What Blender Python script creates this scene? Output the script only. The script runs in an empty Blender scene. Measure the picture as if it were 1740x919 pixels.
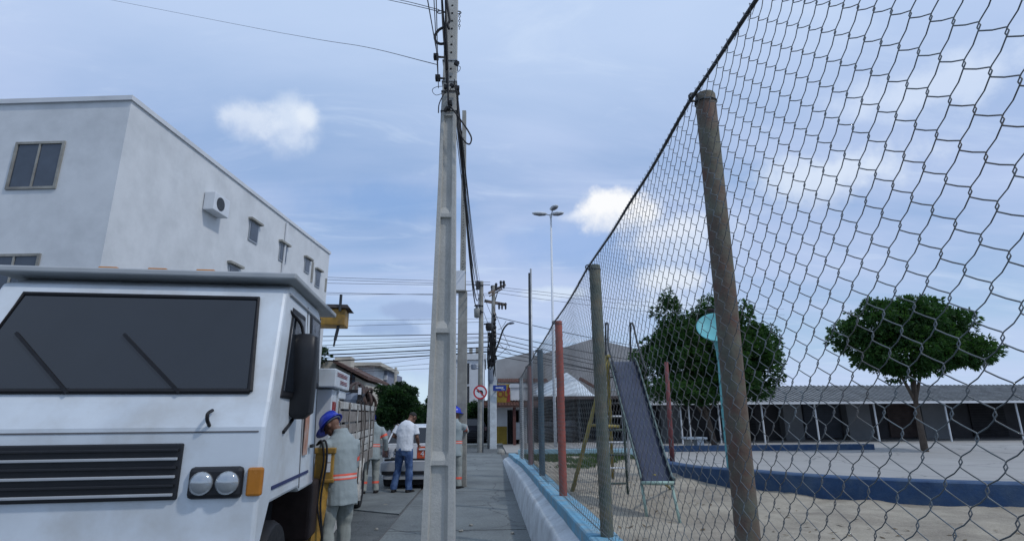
import bpy, bmesh, math, random
import numpy as np
from mathutils import Vector, Matrix, noise
random.seed(7)
S = bpy.context.scene
COL = S.collection
R = math.radians
V = Vector

# ------------------------------------------------------------------ camera
F, CX, CY, EYE = 930.0, 870.0, 459.5, 1.62
roll = R(.4)
pit = math.atan(244.2 / F)
yaw = math.atan(46.7 * math.cos(pit) / F)
FW = V((math.sin(yaw) * math.cos(pit), math.cos(yaw) * math.cos(pit), math.sin(pit)))
r0 = V((math.cos(yaw), -math.sin(yaw), 0)); u0 = r0.cross(FW)
RT = r0 * math.cos(roll) - u0 * math.sin(roll)
UP = u0 * math.cos(roll) + r0 * math.sin(roll)
cam = bpy.data.cameras.new('camera'); camo = bpy.data.objects.new('camera', cam); COL.objects.link(camo)
cam.sensor_fit = 'HORIZONTAL'; cam.sensor_width = 36; cam.lens = 36 * F / 1740
cam.clip_start = .05; cam.clip_end = 3000
CAMP = V((0, 0, EYE))
camo.matrix_world = Matrix.Translation(CAMP) @ Matrix((RT, UP, -FW)).transposed().to_4x4()
S.camera = camo

def ray(x, y): return F * FW + (x - CX) * RT + (CY - y) * UP
def at(x, y, Y): d = ray(x, y); return CAMP + d * (Y / d.y)
def gp(x, y, z=0.): d = ray(x, y); return CAMP + d * ((z - EYE) / d.z)
def hit(x, y, p0, n): d = ray(x, y); return CAMP + d * ((p0 - CAMP).dot(n) / d.dot(n))

# ------------------------------------------------------------------ sun, sky, exposure
SUN_EL = R(50); SUND = V((.86, -.51, 0)).normalized()
SUNV = V((SUND.x * math.cos(SUN_EL), SUND.y * math.cos(SUN_EL), math.sin(SUN_EL)))
sl = bpy.data.lights.new('sun', 'SUN'); sl.energy = 1.4; sl.angle = R(3); sl.color = (1, .975, .95)
so = bpy.data.objects.new('sun', sl); COL.objects.link(so)
so.rotation_euler = SUNV.to_track_quat('Z', 'Y').to_euler(); so.location = (20, -10, 30)
vs = S.view_settings; vs.view_transform = 'Standard'; vs.look = 'None'; vs.exposure = 0; vs.gamma = 1; vs.use_curve_mapping = False
S.render.engine = 'CYCLES'

W = bpy.data.worlds.new('World'); S.world = W; W.use_nodes = True
nt = W.node_tree; nt.nodes.clear()
def N(t, **k):
    n = nt.nodes.new(t)
    for a, b in k.items(): setattr(n, a, b)
    return n
def val(x, sock):
    if isinstance(x, (int, float)): sock.default_value = x
    elif isinstance(x, (tuple, Vector)): sock.default_value = tuple(x)
    else: nt.links.new(x, sock)
def M_(op, a, b=0., c=0., clamp=False):
    n = N('ShaderNodeMath', operation=op, use_clamp=clamp); val(a, n.inputs[0]); val(b, n.inputs[1]); val(c, n.inputs[2]); return n.outputs[0]
def VM(op, a, b): n = N('ShaderNodeVectorMath', operation=op); val(a, n.inputs[0]); val(b, n.inputs[1]); return n.outputs['Value' if op == 'DOT_PRODUCT' else 'Vector']
def sstep(x, lo, hi):
    n = N('ShaderNodeMapRange', interpolation_type='SMOOTHSTEP'); val(x, n.inputs[0]); n.inputs[1].default_value = lo; n.inputs[2].default_value = hi; return n.outputs[0]
def mixc(f, a, b):
    n = N('ShaderNodeMix', data_type='RGBA'); val(f, n.inputs[0])
    for q, s in ((a, n.inputs[6]), (b, n.inputs[7])):
        if isinstance(q, tuple): s.default_value = (*q, 1)
        else: nt.links.new(q, s)
    return n.outputs[2]
def noi(vec, scale, detail=6, rough=.55, dist=0.):
    n = N('ShaderNodeTexNoise'); nt.links.new(vec, n.inputs['Vector']); n.inputs['Scale'].default_value = scale
    n.inputs['Detail'].default_value = detail; n.inputs['Roughness'].default_value = rough; n.inputs['Distortion'].default_value = dist; return n.outputs[0]
D = N('ShaderNodeTexCoord').outputs['Generated']
sky = N('ShaderNodeTexSky', sky_type='NISHITA', sun_disc=False)
sky.sun_elevation = SUN_EL; sky.sun_rotation = math.atan2(SUND.x, SUND.y); sky.altitude = 300; sky.air_density = 1.3; sky.dust_density = 1.0; sky.ozone_density = 1.6
sc = N('ShaderNodeVectorMath', operation='SCALE'); nt.links.new(sky.outputs[0], sc.inputs[0]); sc.inputs['Scale'].default_value = .1
sx = N('ShaderNodeSeparateXYZ'); nt.links.new(D, sx.inputs[0])
zc = M_('MAXIMUM', sx.outputs[2], 0.)
den = M_('ADD', zc, .16)
cmb = N('ShaderNodeCombineXYZ'); val(M_('DIVIDE', sx.outputs[0], den), cmb.inputs[0]); val(M_('DIVIDE', sx.outputs[1], den), cmb.inputs[1])
uv = cmb.outputs[0]
mp = N('ShaderNodeMapping'); nt.links.new(uv, mp.inputs[0]); mp.inputs['Rotation'].default_value = (0, 0, .5); mp.inputs['Scale'].default_value = (.5, 1.3, 1)
veil = noi(mp.outputs[0], 1.1, 7, .55, .6)
veil2 = noi(uv, .55, 4, .5)
vf = sstep(M_('ADD', M_('MULTIPLY', veil, .6), M_('MULTIPLY', veil2, .5)), .36, .68)
blue = mixc(.72, sc.outputs[0], (.25, .425, .76))
horiz = sstep(zc, .30, .0)
blue = mixc(M_('MULTIPLY', horiz, .70), blue, (.52, .70, .90))
col = mixc(M_('MULTIPLY', vf, .78), blue, (.55, .65, .90))
high = sstep(zc, .34, .66)
col = mixc(M_('MULTIPLY', high, .72), col, (.58, .72, .96))
wisp = sstep(noi(mp.outputs[0], 3.2, 9, .62, 1.2), .50, .72)
col = mixc(M_('MULTIPLY', wisp, .34), col, (.66, .78, .97))
nz = noi(D, 9, 9, .62)
nz2 = noi(D, 30, 8, .62)
def blob(c, px, py, a, b, color, amt, crisp, ns=.9, shade=None):
    """a cloud: an ellipse of the sky about one direction, its outline broken by noise"""
    d0 = ray(px, py).normalized(); rt = d0.cross(V((0, 0, 1))).normalized(); up = rt.cross(d0)
    k = 1 / ray(px, py).length
    df = VM('SUBTRACT', D, tuple(d0))
    u = M_('DIVIDE', VM('DOT_PRODUCT', df, tuple(rt)), a * k); v = M_('DIVIDE', VM('DOT_PRODUCT', df, tuple(up)), b * k)
    rr = M_('SQRT', M_('ADD', M_('MULTIPLY', u, u), M_('MULTIPLY', v, v)))
    e = M_('ADD', rr, M_('MULTIPLY', M_('SUBTRACT', nz, .5), -ns * 2.2)); e = M_('ADD', e, M_('MULTIPLY', M_('SUBTRACT', nz2, .5), -ns * .7))
    front = sstep(VM('DOT_PRODUCT', D, tuple(d0)), .3, .6)
    m = M_('MULTIPLY', M_('MULTIPLY', sstep(e, 1.0, 1.0 - crisp), amt), front)
    cc = color
    if shade: cc = mixc(sstep(M_('ADD', v, M_('MULTIPLY', M_('SUBTRACT', nz2, .5), 1.6)), .15, -.9), color, shade)
    return mixc(m, c, cc)
col = blob(col, 660, 345, 210, 55, (.235, .40, .72), .75, .9, .5)
col = blob(col, 1000, 415, 240, 60, (.26, .43, .77), .60, .9, .5)
col = blob(col, 700, 675, 260, 55, (.60, .76, .89), 1., .8, .4)
col = blob(col, 655, 560, 75, 15, (.30, .42, .66), .8, .6, .8)
col = blob(col, 700, 527, 66, 17, (.33, .44, .68), .8, .6, .8)
col = blob(col, 590, 585, 200, 26, (.58, .75, .95), .6, .9, .7)
col = blob(col, 1170, 405, 110, 55, (.66, .77, .95), .8, .8, .9)
CL, CS = (.97, .98, 1.), (.56, .66, .86)
col = blob(col, 1140, 398, 110, 48, (.76, .83, .96), 1., .85, .9, CS)
col = blob(col, 990, 368, 46, 15, (.78, .85, .97), .85, .75, .8, CS)
col = blob(col, 1088, 366, 60, 32, (.88, .92, .99), .95, .65, .8, CS)
col = blob(col, 1044, 358, 74, 48, CL, 1., .42, .62, CS)
col = blob(col, 1150, 478, 90, 30, (.84, .90, .98), .85, .85, .9, CS)
col = blob(col, 1120, 520, 120, 26, (.70, .80, .95), .6, .9, .9, CS)
col = blob(col, 955, 497, 70, 16, (.70, .81, .95), .7, .7, .9)
col = blob(col, 496, 216, 60, 62, (.72, .81, .95), .85, .85, .6, CS)
col = blob(col, 520, 205, 24, 34, (.80, .87, .97), .8, .8, .7, CS)
col = blob(col, 430, 205, 60, 40, (.74, .82, .95), .8, .8, .9, CS)
col = blob(col, 1420, 300, 170, 60, (.74, .83, .97), .8, .7, .9, CS)
col = blob(col, 1560, 150, 160, 60, (.70, .80, .97), .7, .8, .9)
bg = N('ShaderNodeBackground'); nt.links.new(col, bg.inputs[0]); bg.inputs[1].default_value = 1.0
out = N('ShaderNodeOutputWorld'); nt.links.new(bg.outputs[0], out.inputs[0])

# ------------------------------------------------------------------ materials
MATS = {}
def mat(name, c, rough=.7, amt=.15, scale=6., bump=0., bscale=None, metal=0., c2=None, patch=0., pscale=1.2, spec=.4, alpha=None, fine=0., trans=0.):
    if name in MATS: return MATS[name]
    m = bpy.data.materials.new(name); m.use_nodes = True; t = m.node_tree; b = t.nodes['Principled BSDF']
    tc = t.nodes.new('ShaderNodeTexCoord').outputs['Object']
    def nn(s, d=6, r=.6):
        n = t.nodes.new('ShaderNodeTexNoise'); t.links.new(tc, n.inputs[0]); n.inputs['Scale'].default_value = s; n.inputs['Detail'].default_value = d; n.inputs['Roughness'].default_value = r; return n.outputs[0]
    def rng(s, a, bb, lo=.3, hi=.7):
        q = t.nodes.new('ShaderNodeMapRange'); t.links.new(s, q.inputs[0]); q.inputs[1].default_value = lo; q.inputs[2].default_value = hi; q.inputs[3].default_value = a; q.inputs[4].default_value = bb; return q.outputs[0]
    def mx(f, a, bb, typ='MIX'):
        q = t.nodes.new('ShaderNodeMix'); q.data_type = 'RGBA'; q.blend_type = typ
        if isinstance(f, float): q.inputs[0].default_value = f
        else: t.links.new(f, q.inputs[0])
        for s, z in ((a, q.inputs[6]), (bb, q.inputs[7])):
            if isinstance(s, tuple): z.default_value = (*s[:3], 1)
            else: t.links.new(s, z)
        return q.outputs[2]
    lo = tuple(x * (1 - amt) for x in c); hi = tuple(min(1, x * (1 + amt)) for x in c)
    o = mx(rng(nn(scale), 0, 1), lo, hi)
    if patch > 0 and c2: o = mx(rng(nn(pscale, 5, .65), 0., patch, .42, .66), o, tuple(c2))
    if fine > 0: o = mx(1.0, o, mx(rng(nn(scale * 14, 3), 0, 1, .35, .65), (1 - fine,) * 3, (1., 1., 1.)), 'MULTIPLY')
    t.links.new(o, b.inputs['Base Color'])
    t.links.new(rng(nn(scale * 1.7), max(.03, rough - .1), min(1, rough + .1)), b.inputs['Roughness'])
    b.inputs['Metallic'].default_value = metal; b.inputs['Specular IOR Level'].default_value = spec
    if trans: b.inputs['Transmission Weight'].default_value = trans
    if alpha is not None: b.inputs['Alpha'].default_value = alpha
    if bump:
        n = t.nodes.new('ShaderNodeBump'); n.inputs['Strength'].default_value = bump; n.inputs['Distance'].default_value = .02
        t.links.new(nn(bscale or scale * 4, 5), n.inputs['Height']); t.links.new(n.outputs[0], b.inputs['Normal'])
    MATS[name] = m; return m
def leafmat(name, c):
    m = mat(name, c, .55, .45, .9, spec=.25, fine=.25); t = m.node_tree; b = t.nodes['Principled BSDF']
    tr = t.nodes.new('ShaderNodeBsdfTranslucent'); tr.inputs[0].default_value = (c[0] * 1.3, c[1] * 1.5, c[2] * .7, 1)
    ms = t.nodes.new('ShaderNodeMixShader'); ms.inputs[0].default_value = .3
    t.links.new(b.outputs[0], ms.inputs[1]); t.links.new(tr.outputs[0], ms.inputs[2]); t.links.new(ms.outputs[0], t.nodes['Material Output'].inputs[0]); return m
asph = mat('asphalt', (.115, .13, .135), .9, .28, 3, .7, 60, c2=(.17, .185, .185), patch=.8, pscale=.5, fine=.35)
conc = mat('pavement_concrete', (.21, .235, .235), .88, .16, 2.2, .35, 40, c2=(.12, .135, .14), patch=.9, pscale=1.1, fine=.28)
conc2 = mat('pole_concrete', (.47, .465, .43), .85, .10, 5, .25, 50, c2=(.34, .34, .315), patch=.7, pscale=1.6, fine=.12)
concold = mat('old_pole_concrete', (.34, .335, .30), .85, .2, 4, .3, 40, c2=(.17, .16, .15), patch=.7, pscale=1.3, fine=.12)
def cracks(m, sc, amt):
    t = m.node_tree; b = t.nodes['Principled BSDF']; src = b.inputs['Base Color'].links[0].from_socket; tc = t.nodes.new('ShaderNodeTexCoord').outputs['Object']
    n = t.nodes.new('ShaderNodeTexNoise'); n.inputs['Scale'].default_value = 2.4; n.inputs['Detail'].default_value = 6; t.links.new(tc, n.inputs[0])
    a = t.nodes.new('ShaderNodeVectorMath'); a.operation = 'MULTIPLY_ADD'; t.links.new(n.outputs['Color'], a.inputs[0]); a.inputs[1].default_value = (.5, .5, .5); t.links.new(tc, a.inputs[2])
    v = t.nodes.new('ShaderNodeTexVoronoi'); v.feature = 'DISTANCE_TO_EDGE'; v.inputs['Scale'].default_value = sc; t.links.new(a.outputs[0], v.inputs['Vector'])
    r = t.nodes.new('ShaderNodeMapRange'); t.links.new(v.outputs['Distance'], r.inputs[0]); r.inputs[1].default_value = .0; r.inputs[2].default_value = .014; r.inputs[3].default_value = amt; r.inputs[4].default_value = 0
    x = t.nodes.new('ShaderNodeMix'); x.data_type = 'RGBA'; t.links.new(r.outputs[0], x.inputs[0]); t.links.new(src, x.inputs[6]); x.inputs[7].default_value = (.05, .055, .06, 1); t.links.new(x.outputs[2], b.inputs['Base Color'])
cracks(conc, .55, .7); cracks(asph, .8, .6)
sandm = mat('sand', (.36, .32, .25), .95, .16, 3, .6, 30, c2=(.22, .19, .15), patch=.9, pscale=1.1, fine=.18)
whitewash = mat('whitewash', (.60, .655, .69), .85, .1, 4, .4, 18, c2=(.38, .41, .43), patch=.7, pscale=3.2, fine=.1)
bluep = mat('blue_limewash', (.16, .38, .53), .8, .15, 4, .35, 20, c2=(.25, .32, .35), patch=.95, pscale=5.5, fine=.12)
bluew = mat('blue_wall_paint', (.022, .06, .14), .8, .2, 4, .3, 20, c2=(.06, .10, .16), patch=.8, pscale=3, fine=.1)
cyanw = mat('pale_blue_paint', (.25, .42, .50), .75, .15, 3, .2, c2=(.35, .45, .45), patch=.5)
black = mat('black_rubber', (.012, .012, .014), .55, .2, 10, spec=.3)
blackp = mat('black_plastic', (.014, .015, .018), .45, .15, 8)
wirem = mat('galvanised_wire', (.13, .15, .16), .5, .35, 8, metal=.3, c2=(.10, .07, .05), patch=.6, pscale=3)
steel = mat('galvanised_steel', (.35, .37, .39), .45, .15, 6, metal=.7)
darksteel = mat('dark_steel', (.05, .055, .06), .5, .3, 8, metal=.5)
twhite = mat('truck_white', (.60, .65, .69), .38, .06, 3, c2=(.42, .42, .40), patch=.55, pscale=2.0, spec=.5)
cwhite = mat('car_white', (.62, .64, .66), .28, .04, 3, spec=.5)
csilver = mat('bumper_grey', (.36, .38, .40), .4, .08, 4)
corange = mat('car_orange', (.50, .085, .03), .4, .12, 4)
glassd = mat('dark_glass', (.012, .016, .022), .06, .1, 3, spec=.6)
glassb = mat('window_glass', (.05, .065, .085), .08, .2, 2, spec=.6)
wplank = mat('white_plank', (.52, .52, .49), .75, .2, 5, .4, 30, c2=(.24, .21, .18), patch=.85, pscale=3.5)
bplank = mat('weathered_plank', (.19, .165, .145), .85, .3, 5, .5, 30, c2=(.36, .34, .31), patch=.7, pscale=4)
yel = mat('yellow_paint', (.38, .215, .035), .55, .25, 5, c2=(.14, .085, .03), patch=.85, pscale=6)
redp = mat('red_marking', (.26, .03, .028), .6, .2, 5)
uni = mat('grey_uniform', (.285, .33, .335), .9, .07, 3, .5, 9, c2=(.27, .315, .32), patch=.35, pscale=3)
khaki = mat('khaki_trousers', (.29, .31, .285), .9, .07, 3, .5, 9)
tee = mat('white_cotton', (.64, .67, .71), .9, .05, 5, .9, 10)
jean = mat('denim', (.035, .075, .19), .9, .3, 6, .6, 14, c2=(.12, .19, .33), patch=.7, pscale=6)
refl = mat('orange_tape', (.80, .13, .08), .5, .05, 5)
reflw = mat('silver_tape', (.62, .50, .47), .45, .05, 5)
skin = mat('brown_skin', (.17, .085, .055), .6, .12, 8)
hairm = mat('dark_hair', (.012, .010, .009), .7, .2, 30, .6, 90)
helm = mat('blue_helmet', (.012, .035, .42), .35, .05, 5, spec=.5)
boot = mat('boot_leather', (.02, .018, .017), .6, .3, 8)
glove = mat('work_glove', (.30, .32, .29), .85, .15, 9)
brownh = mat('brown_hose', (.062, .038, .03), .75, .3, 8, .3)
lgreen = leafmat('leaf_green', (.032, .085, .024))
lgreen2 = leafmat('leaf_dark', (.020, .052, .020))
grassm = leafmat('grass_green', (.06, .10, .03))
LTIP = {'leaf_green': leafmat('leaf_green_pale', (.058, .125, .034)), 'leaf_dark': leafmat('leaf_dark_pale', (.036, .082, .026))}  # lighter copies of the leaf colours, used on outer and upper leaves
barkm = mat('bark', (.09, .07, .055), .95, .3, 5, .9, 20)
beige = mat('beige_render', (.64, .66, .67), .9, .05, 1.2, .1, c2=(.50, .52, .53), patch=.7, pscale=.9)
cream = mat('cream_render', (.50, .47, .40), .9, .08, 1, c2=(.38, .36, .31), patch=.6, pscale=.6)
whiter = mat('white_render', (.62, .64, .66), .9, .06, 1, c2=(.46, .48, .50), patch=.5, pscale=.6)
greyr = mat('grey_render', (.33, .335, .335), .95, .12, .5, .15, 8, c2=(.20, .195, .19), patch=.7, pscale=.3)
yellw = mat('yellow_wall', (.30, .205, .035), .85, .2, 2)
tilem = mat('clay_tile', (.17, .085, .065), .9, .35, 3, .3, c2=(.09, .06, .05), patch=.6, pscale=3)
brownr = mat('brown_roof', (.10, .06, .05), .9, .2, 3)
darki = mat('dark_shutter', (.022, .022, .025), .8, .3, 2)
tent = mat('white_canvas', (.60, .66, .70), .7, .06, 2)
pinkp = mat('red_post_paint', (.36, .085, .06), .7, .2, 6, .2, c2=(.20, .07, .05), patch=.6, pscale=4)
woodp = mat('green_post_paint', (.085, .105, .085), .8, .3, 7, .5, 25, c2=(.17, .14, .09), patch=.8, pscale=6)
rustp = mat('rusty_post_paint', (.12, .118, .088), .75, .3, 5, .3, 25, c2=(.115, .06, .045), patch=1., pscale=7)
bluepost = mat('blue_post_paint', (.055, .11, .15), .75, .25, 6, .2, c2=(.03, .06, .09), patch=.5, pscale=5)
silverp = mat('silver_post_paint', (.60, .64, .66), .6, .2, 6)
sheet = mat('slide_sheet', (.030, .038, .068), .55, .2, 4, .1, c2=(.050, .056, .085), patch=.6, pscale=2.5, metal=.1)
mint = mat('pale_green_paint', (.30, .42, .36), .7, .2, 6)
dgreen = mat('dark_green_paint', (.045, .07, .06), .7, .25, 6)
olive = mat('worn_yellow_paint', (.27, .22, .06), .75, .3, 6)
teal = mat('teal_paint', (.13, .42, .44), .6, .15, 3, c2=(.09, .30, .34), patch=.5)
lampw = mat('lamp_white', (.62, .65, .68), .5, .05, 4)
lampg = mat('lamp_glass', (.16, .17, .19), .3, .1, 4)
signw = mat('sign_white', (.65, .67, .70), .5, .03, 4)
signr = mat('sign_red', (.45, .03, .04), .5, .05, 4)
signb = mat('sign_blue', (.02, .05, .26), .5, .05, 4)
greyb = mat('grey_box', (.16, .19, .24), .6, .1, 4)
rust = mat('rust', (.022, .013, .011), .85, .3, 8)

# ------------------------------------------------------------------ mesh helpers
class MB:
    def __init__(s): s.v = []; s.f = []
    def add(s, vs, fs):
        n = len(s.v); s.v += [tuple(x) for x in vs]; s.f += [tuple(i + n for i in q) for q in fs]; return s
    def box(s, c, d, m=None, tap=1.):
        hx, hy, hz = d[0] / 2, d[1] / 2, d[2] / 2; c = V(c)
        pts = [V((x * hx * (tap if z > 0 else 1), y * hy * (tap if z > 0 else 1), z * hz)) for z in (-1, 1) for y in (-1, 1) for x in (-1, 1)]
        if m: pts = [m @ p for p in pts]
        return s.add([c + p for p in pts], [(0, 2, 3, 1), (4, 5, 7, 6), (0, 1, 5, 4), (2, 6, 7, 3), (0, 4, 6, 2), (1, 3, 7, 5)])
    def b2(s, a, b):
        a, b = V(a), V(b); return s.box((a + b) / 2, [abs(q) for q in (b - a)])
    def bar(s, a, b, w, h, up=(0, 0, 1)):
        a, b = V(a), V(b); t = (b - a); L = t.length; t.normalize(); sd = t.cross(V(up))
        if sd.length < 1e-4: sd = t.cross(V((0, 1, 0)))
        sd.normalize(); u = sd.cross(t); m = Matrix((sd, t, u)).transposed(); return s.box((a + b) / 2, (w, L, h), m)
    def tube(s, pts, r, n=6, cap=True):
        pts = [V(p) for p in pts]; rs = r if isinstance(r, (list, tuple)) else [r] * len(pts)
        N_ = len(pts); prev = None; vs = []
        for i, p in enumerate(pts):
            t = (pts[min(i + 1, N_ - 1)] - pts[max(i - 1, 0)])
            if t.length < 1e-9: t = V((0, 0, 1))
            t.normalize()
            if prev is None: prev = t.orthogonal()
            sd = prev - t * prev.dot(t)
            if sd.length < 1e-6: sd = t.orthogonal()
            sd.normalize(); prev = sd; u = t.cross(sd)
            vs += [p + (sd * math.cos(2 * math.pi * k / n) + u * math.sin(2 * math.pi * k / n)) * rs[i] for k in range(n)]
        fs = [(i * n + k, i * n + (k + 1) % n, (i + 1) * n + (k + 1) % n, (i + 1) * n + k) for i in range(N_ - 1) for k in range(n)]
        if cap: fs += [tuple(range(n - 1, -1, -1)), tuple(range((N_ - 1) * n, N_ * n))]
        return s.add(vs, fs)
    def loft(s, secs, ref=(1, 0, 0), n=14, ex=1.):
        """secs: (point, side radius, other radius)"""
        P = [V(q[0]) for q in secs]; L = len(P); vs = []; ref = V(ref)
        for i, q in enumerate(secs):
            t = (P[min(i + 1, L - 1)] - P[max(i - 1, 0)]).normalized(); sd = ref - t * ref.dot(t)
            if sd.length < 1e-3: sd = t.orthogonal()
            sd.normalize(); u = t.cross(sd)
            for k in range(n):
                a = 2 * math.pi * k / n; ca, sa = math.cos(a), math.sin(a)
                ca = math.copysign(abs(ca) ** ex, ca); sa = math.copysign(abs(sa) ** ex, sa)
                vs.append(P[i] + sd * ca * q[1] + u * sa * q[2])
        fs = [(i * n + k, i * n + (k + 1) % n, (i + 1) * n + (k + 1) % n, (i + 1) * n + k) for i in range(L - 1) for k in range(n)]
        fs += [tuple(range(n - 1, -1, -1)), tuple(range((L - 1) * n, L * n))]
        return s.add(vs, fs)
    def lathe(s, prof, n=16, c=(0, 0, 0), m=None):
        c = V(c); vs = []
        for r_, z in prof:
            for k in range(n):
                p = V((r_ * math.cos(2 * math.pi * k / n), r_ * math.sin(2 * math.pi * k / n), z)); vs.append(c + (m @ p if m else p))
        L = len(prof); fs = [(i * n + k, i * n + (k + 1) % n, (i + 1) * n + (k + 1) % n, (i + 1) * n + k) for i in range(L - 1) for k in range(n)]
        fs += [tuple(range(n - 1, -1, -1)), tuple(range((L - 1) * n, L * n))]
        return s.add(vs, fs)
    def sphere(s, c, r, m=None, n=12, k=8):
        r = V(r) if not isinstance(r, (int, float)) else V((r, r, r)); c = V(c); vs = []; 
        for i in range(1, k):
            a = math.pi * i / k
            for j in range(n):
                b = 2 * math.pi * j / n; p = V((r.x * math.sin(a) * math.cos(b), r.y * math.sin(a) * math.sin(b), r.z * math.cos(a))); vs.append(c + (m @ p if m else p))
        t = V((0, 0, r.z)); vs += [c + (m @ t if m else t), c - (m @ t if m else t)]
        A = len(vs) - 2; fs = [(i * n + j, (i + 1) * n + j, (i + 1) * n + (j + 1) % n, i * n + (j + 1) % n) for i in range(k - 2) for j in range(n)]
        fs += [(A, j, (j + 1) % n) for j in range(n)] + [(A + 1, (k - 2) * n + (j + 1) % n, (k - 2) * n + j) for j in range(n)]
        return s.add(vs, fs)
    def prism(s, poly, a, b, axis='z'):
        """poly: 2-D outline swept from a to b along axis (z: xy, y: xz, x: yz)"""
        def q(p, h): return {'z': (p[0], p[1], h), 'y': (p[0], h, p[1]), 'x': (h, p[0], p[1])}[axis]
        n = len(poly); return s.add([q(p, a) for p in poly] + [q(p, b) for p in poly], [tuple(range(n - 1, -1, -1)), tuple(range(n, 2 * n))] + [(i, (i + 1) % n, n + (i + 1) % n, n + i) for i in range(n)])
    def build(s, name, m, parent=None, smooth=False, bevel=0., world=False, kind=None, fixn=True):
        vs = s.v
        if world and parent: L = parent.location; vs = [(a - L.x, b - L.y, c - L.z) for a, b, c in vs]
        me = bpy.data.meshes.new(name); me.from_pydata(vs, [], s.f)
        if fixn:
            bm = bmesh.new(); bm.from_mesh(me); bmesh.ops.recalc_face_normals(bm, faces=bm.faces); bm.to_mesh(me); bm.free()
        me.materials.append(MATS[m] if isinstance(m, str) else m)
        if smooth: me.shade_smooth()
        o = bpy.data.objects.new(name, me); COL.objects.link(o)
        if parent: o.parent = parent
        if kind: o['kind'] = kind
        if smooth == 'auto':
            me.shade_flat(); 
        if bevel:
            q = o.modifiers.new('b', 'BEVEL'); q.width = bevel; q.segments = 2; q.limit_method = 'ANGLE'
        return o
def smooth_angle(o, a=35):
    me = o.data; me.shade_smooth(); me.set_sharp_from_angle(angle=R(a)); return o
def thing(name, label, cat, loc=(0, 0, 0), rz=0., group=None):
    o = bpy.data.objects.new(name, None); COL.objects.link(o); o.location = loc; o.rotation_euler = (0, 0, rz); o.empty_display_size = .1
    o['label'] = label; o['category'] = cat
    if group: o['group'] = group
    return o
def tag(o, label, cat, group=None):
    o['label'] = label; o['category'] = cat
    if group: o['group'] = group
    return o
def struct(o): o['kind'] = 'structure'; return o
def dup(o, parent=None, loc=None, rz=None):
    c = o.copy(); COL.objects.link(c); c.parent = parent
    if loc is not None: c.location = loc
    if rz is not None: c.rotation_euler = (0, 0, rz)
    for ch in o.children: dup(ch, c)
    return c
def text_mb(txt, size, ex=.004):
    cu = bpy.data.curves.new('t', 'FONT'); cu.body = txt; cu.size = size; cu.extrude = ex; cu.align_x = 'CENTER'; cu.align_y = 'CENTER'
    o = bpy.data.objects.new('t', cu); COL.objects.link(o); bpy.context.view_layer.update()
    me = bpy.data.meshes.new_from_object(o.evaluated_get(bpy.context.evaluated_depsgraph_get()))
    vs = [v.co.copy() for v in me.vertices]; fs = [tuple(p.vertices) for p in me.polygons]
    bpy.data.objects.remove(o); bpy.data.curves.remove(cu); bpy.data.meshes.remove(me); return vs, fs
def catm(pts, k=6):
    pts = [V(p) for p in pts]
    if len(pts) < 3: return pts
    o = []; P = [2 * pts[0] - pts[1]] + pts + [2 * pts[-1] - pts[-2]]
    for i in range(1, len(P) - 2):
        a, b, c, d = P[i - 1:i + 3]
        for j in range(k):
            t = j / k; o.append(.5 * ((2 * b) + (c - a) * t + (2 * a - 5 * b + 4 * c - d) * t * t + (3 * b - a - 3 * c + d) * t ** 3))
    return o + [pts[-1]]
def sagline(a, b, sag, k=14):
    a, b = V(a), V(b); return [a.lerp(b, i / k) - V((0, 0, sag * 4 * (i / k) * (1 - i / k))) for i in range(k + 1)]

# ------------------------------------------------------------------ ground
FX = .97                                        # line of the fence posts
struct(MB().add([(-300, -60, 0), (300, -60, 0), (300, 700, 0), (-300, 700, 0)], [(0, 1, 2, 3)]).build('ground', asph))
sw = struct(MB().b2((-1.42, -4, .002), (.66, 24.5, .012)).build('sidewalk', mat('joint_mortar', (.10, .10, .10), .95, .2, 5)))
y = -3.9; i = 0
while y < 24.2:
    L = random.uniform(1.9, 2.5); y2 = min(24.4, y + L)
    m = MB(); j = random.uniform(-.02, .02)
    m.add([(-1.4, y + .012, .0), (.65, y + .012 + j, .0), (.65, y2 - .008 + j, .0), (-1.4, y2 - .008, .0), (-1.385, y + .02, .03), (.64, y + .02 + j, .03), (.64, y2 - .016 + j, .03), (-1.385, y2 - .016, .03)],
          [(0, 1, 5, 4), (1, 2, 6, 5), (2, 3, 7, 6), (3, 0, 4, 7), (4, 5, 6, 7)])
    m.build('slab', conc, sw); y = y2
# a broken concrete apron where the kerb is lowered
ap = [gp(*q) for q in ((655, 851), (716, 866), (735, 871))]
struct(MB().prism([(-1.44, 10.0), (-1.44, 24), (-9, 24), (-9, 11.6), (-4, 11.2), (-2.6, 10.7)], .002, .022).build('driveway_apron', mat('apron_concrete', (.18, .20, .20), .9, .2, 2, .4, 40, c2=(.12, .135, .14), patch=.8, pscale=.9, fine=.2)))
struct(MB().b2((-40, 29.4, 0), (.9, 30.6, .13)).build('far_kerb', conc))
struct(MB().prism([(.9, 24.6), (60, 24.6), (60, 40), (.9, 40)], .002, .05).build('plaza', mat('plaza_concrete', (.33, .325, .31), .9, .12, 1, .2, c2=(.28, .275, .265), patch=.6, pscale=.5)))
struct(MB().prism([(4.3, 6.9), (60, 6.9), (60, 24.59), (4.3, 24.59)], .002, .12).build('plaza_walk', MATS['plaza_concrete']))
cracks(MATS['plaza_concrete'], .3, .55)
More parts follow.
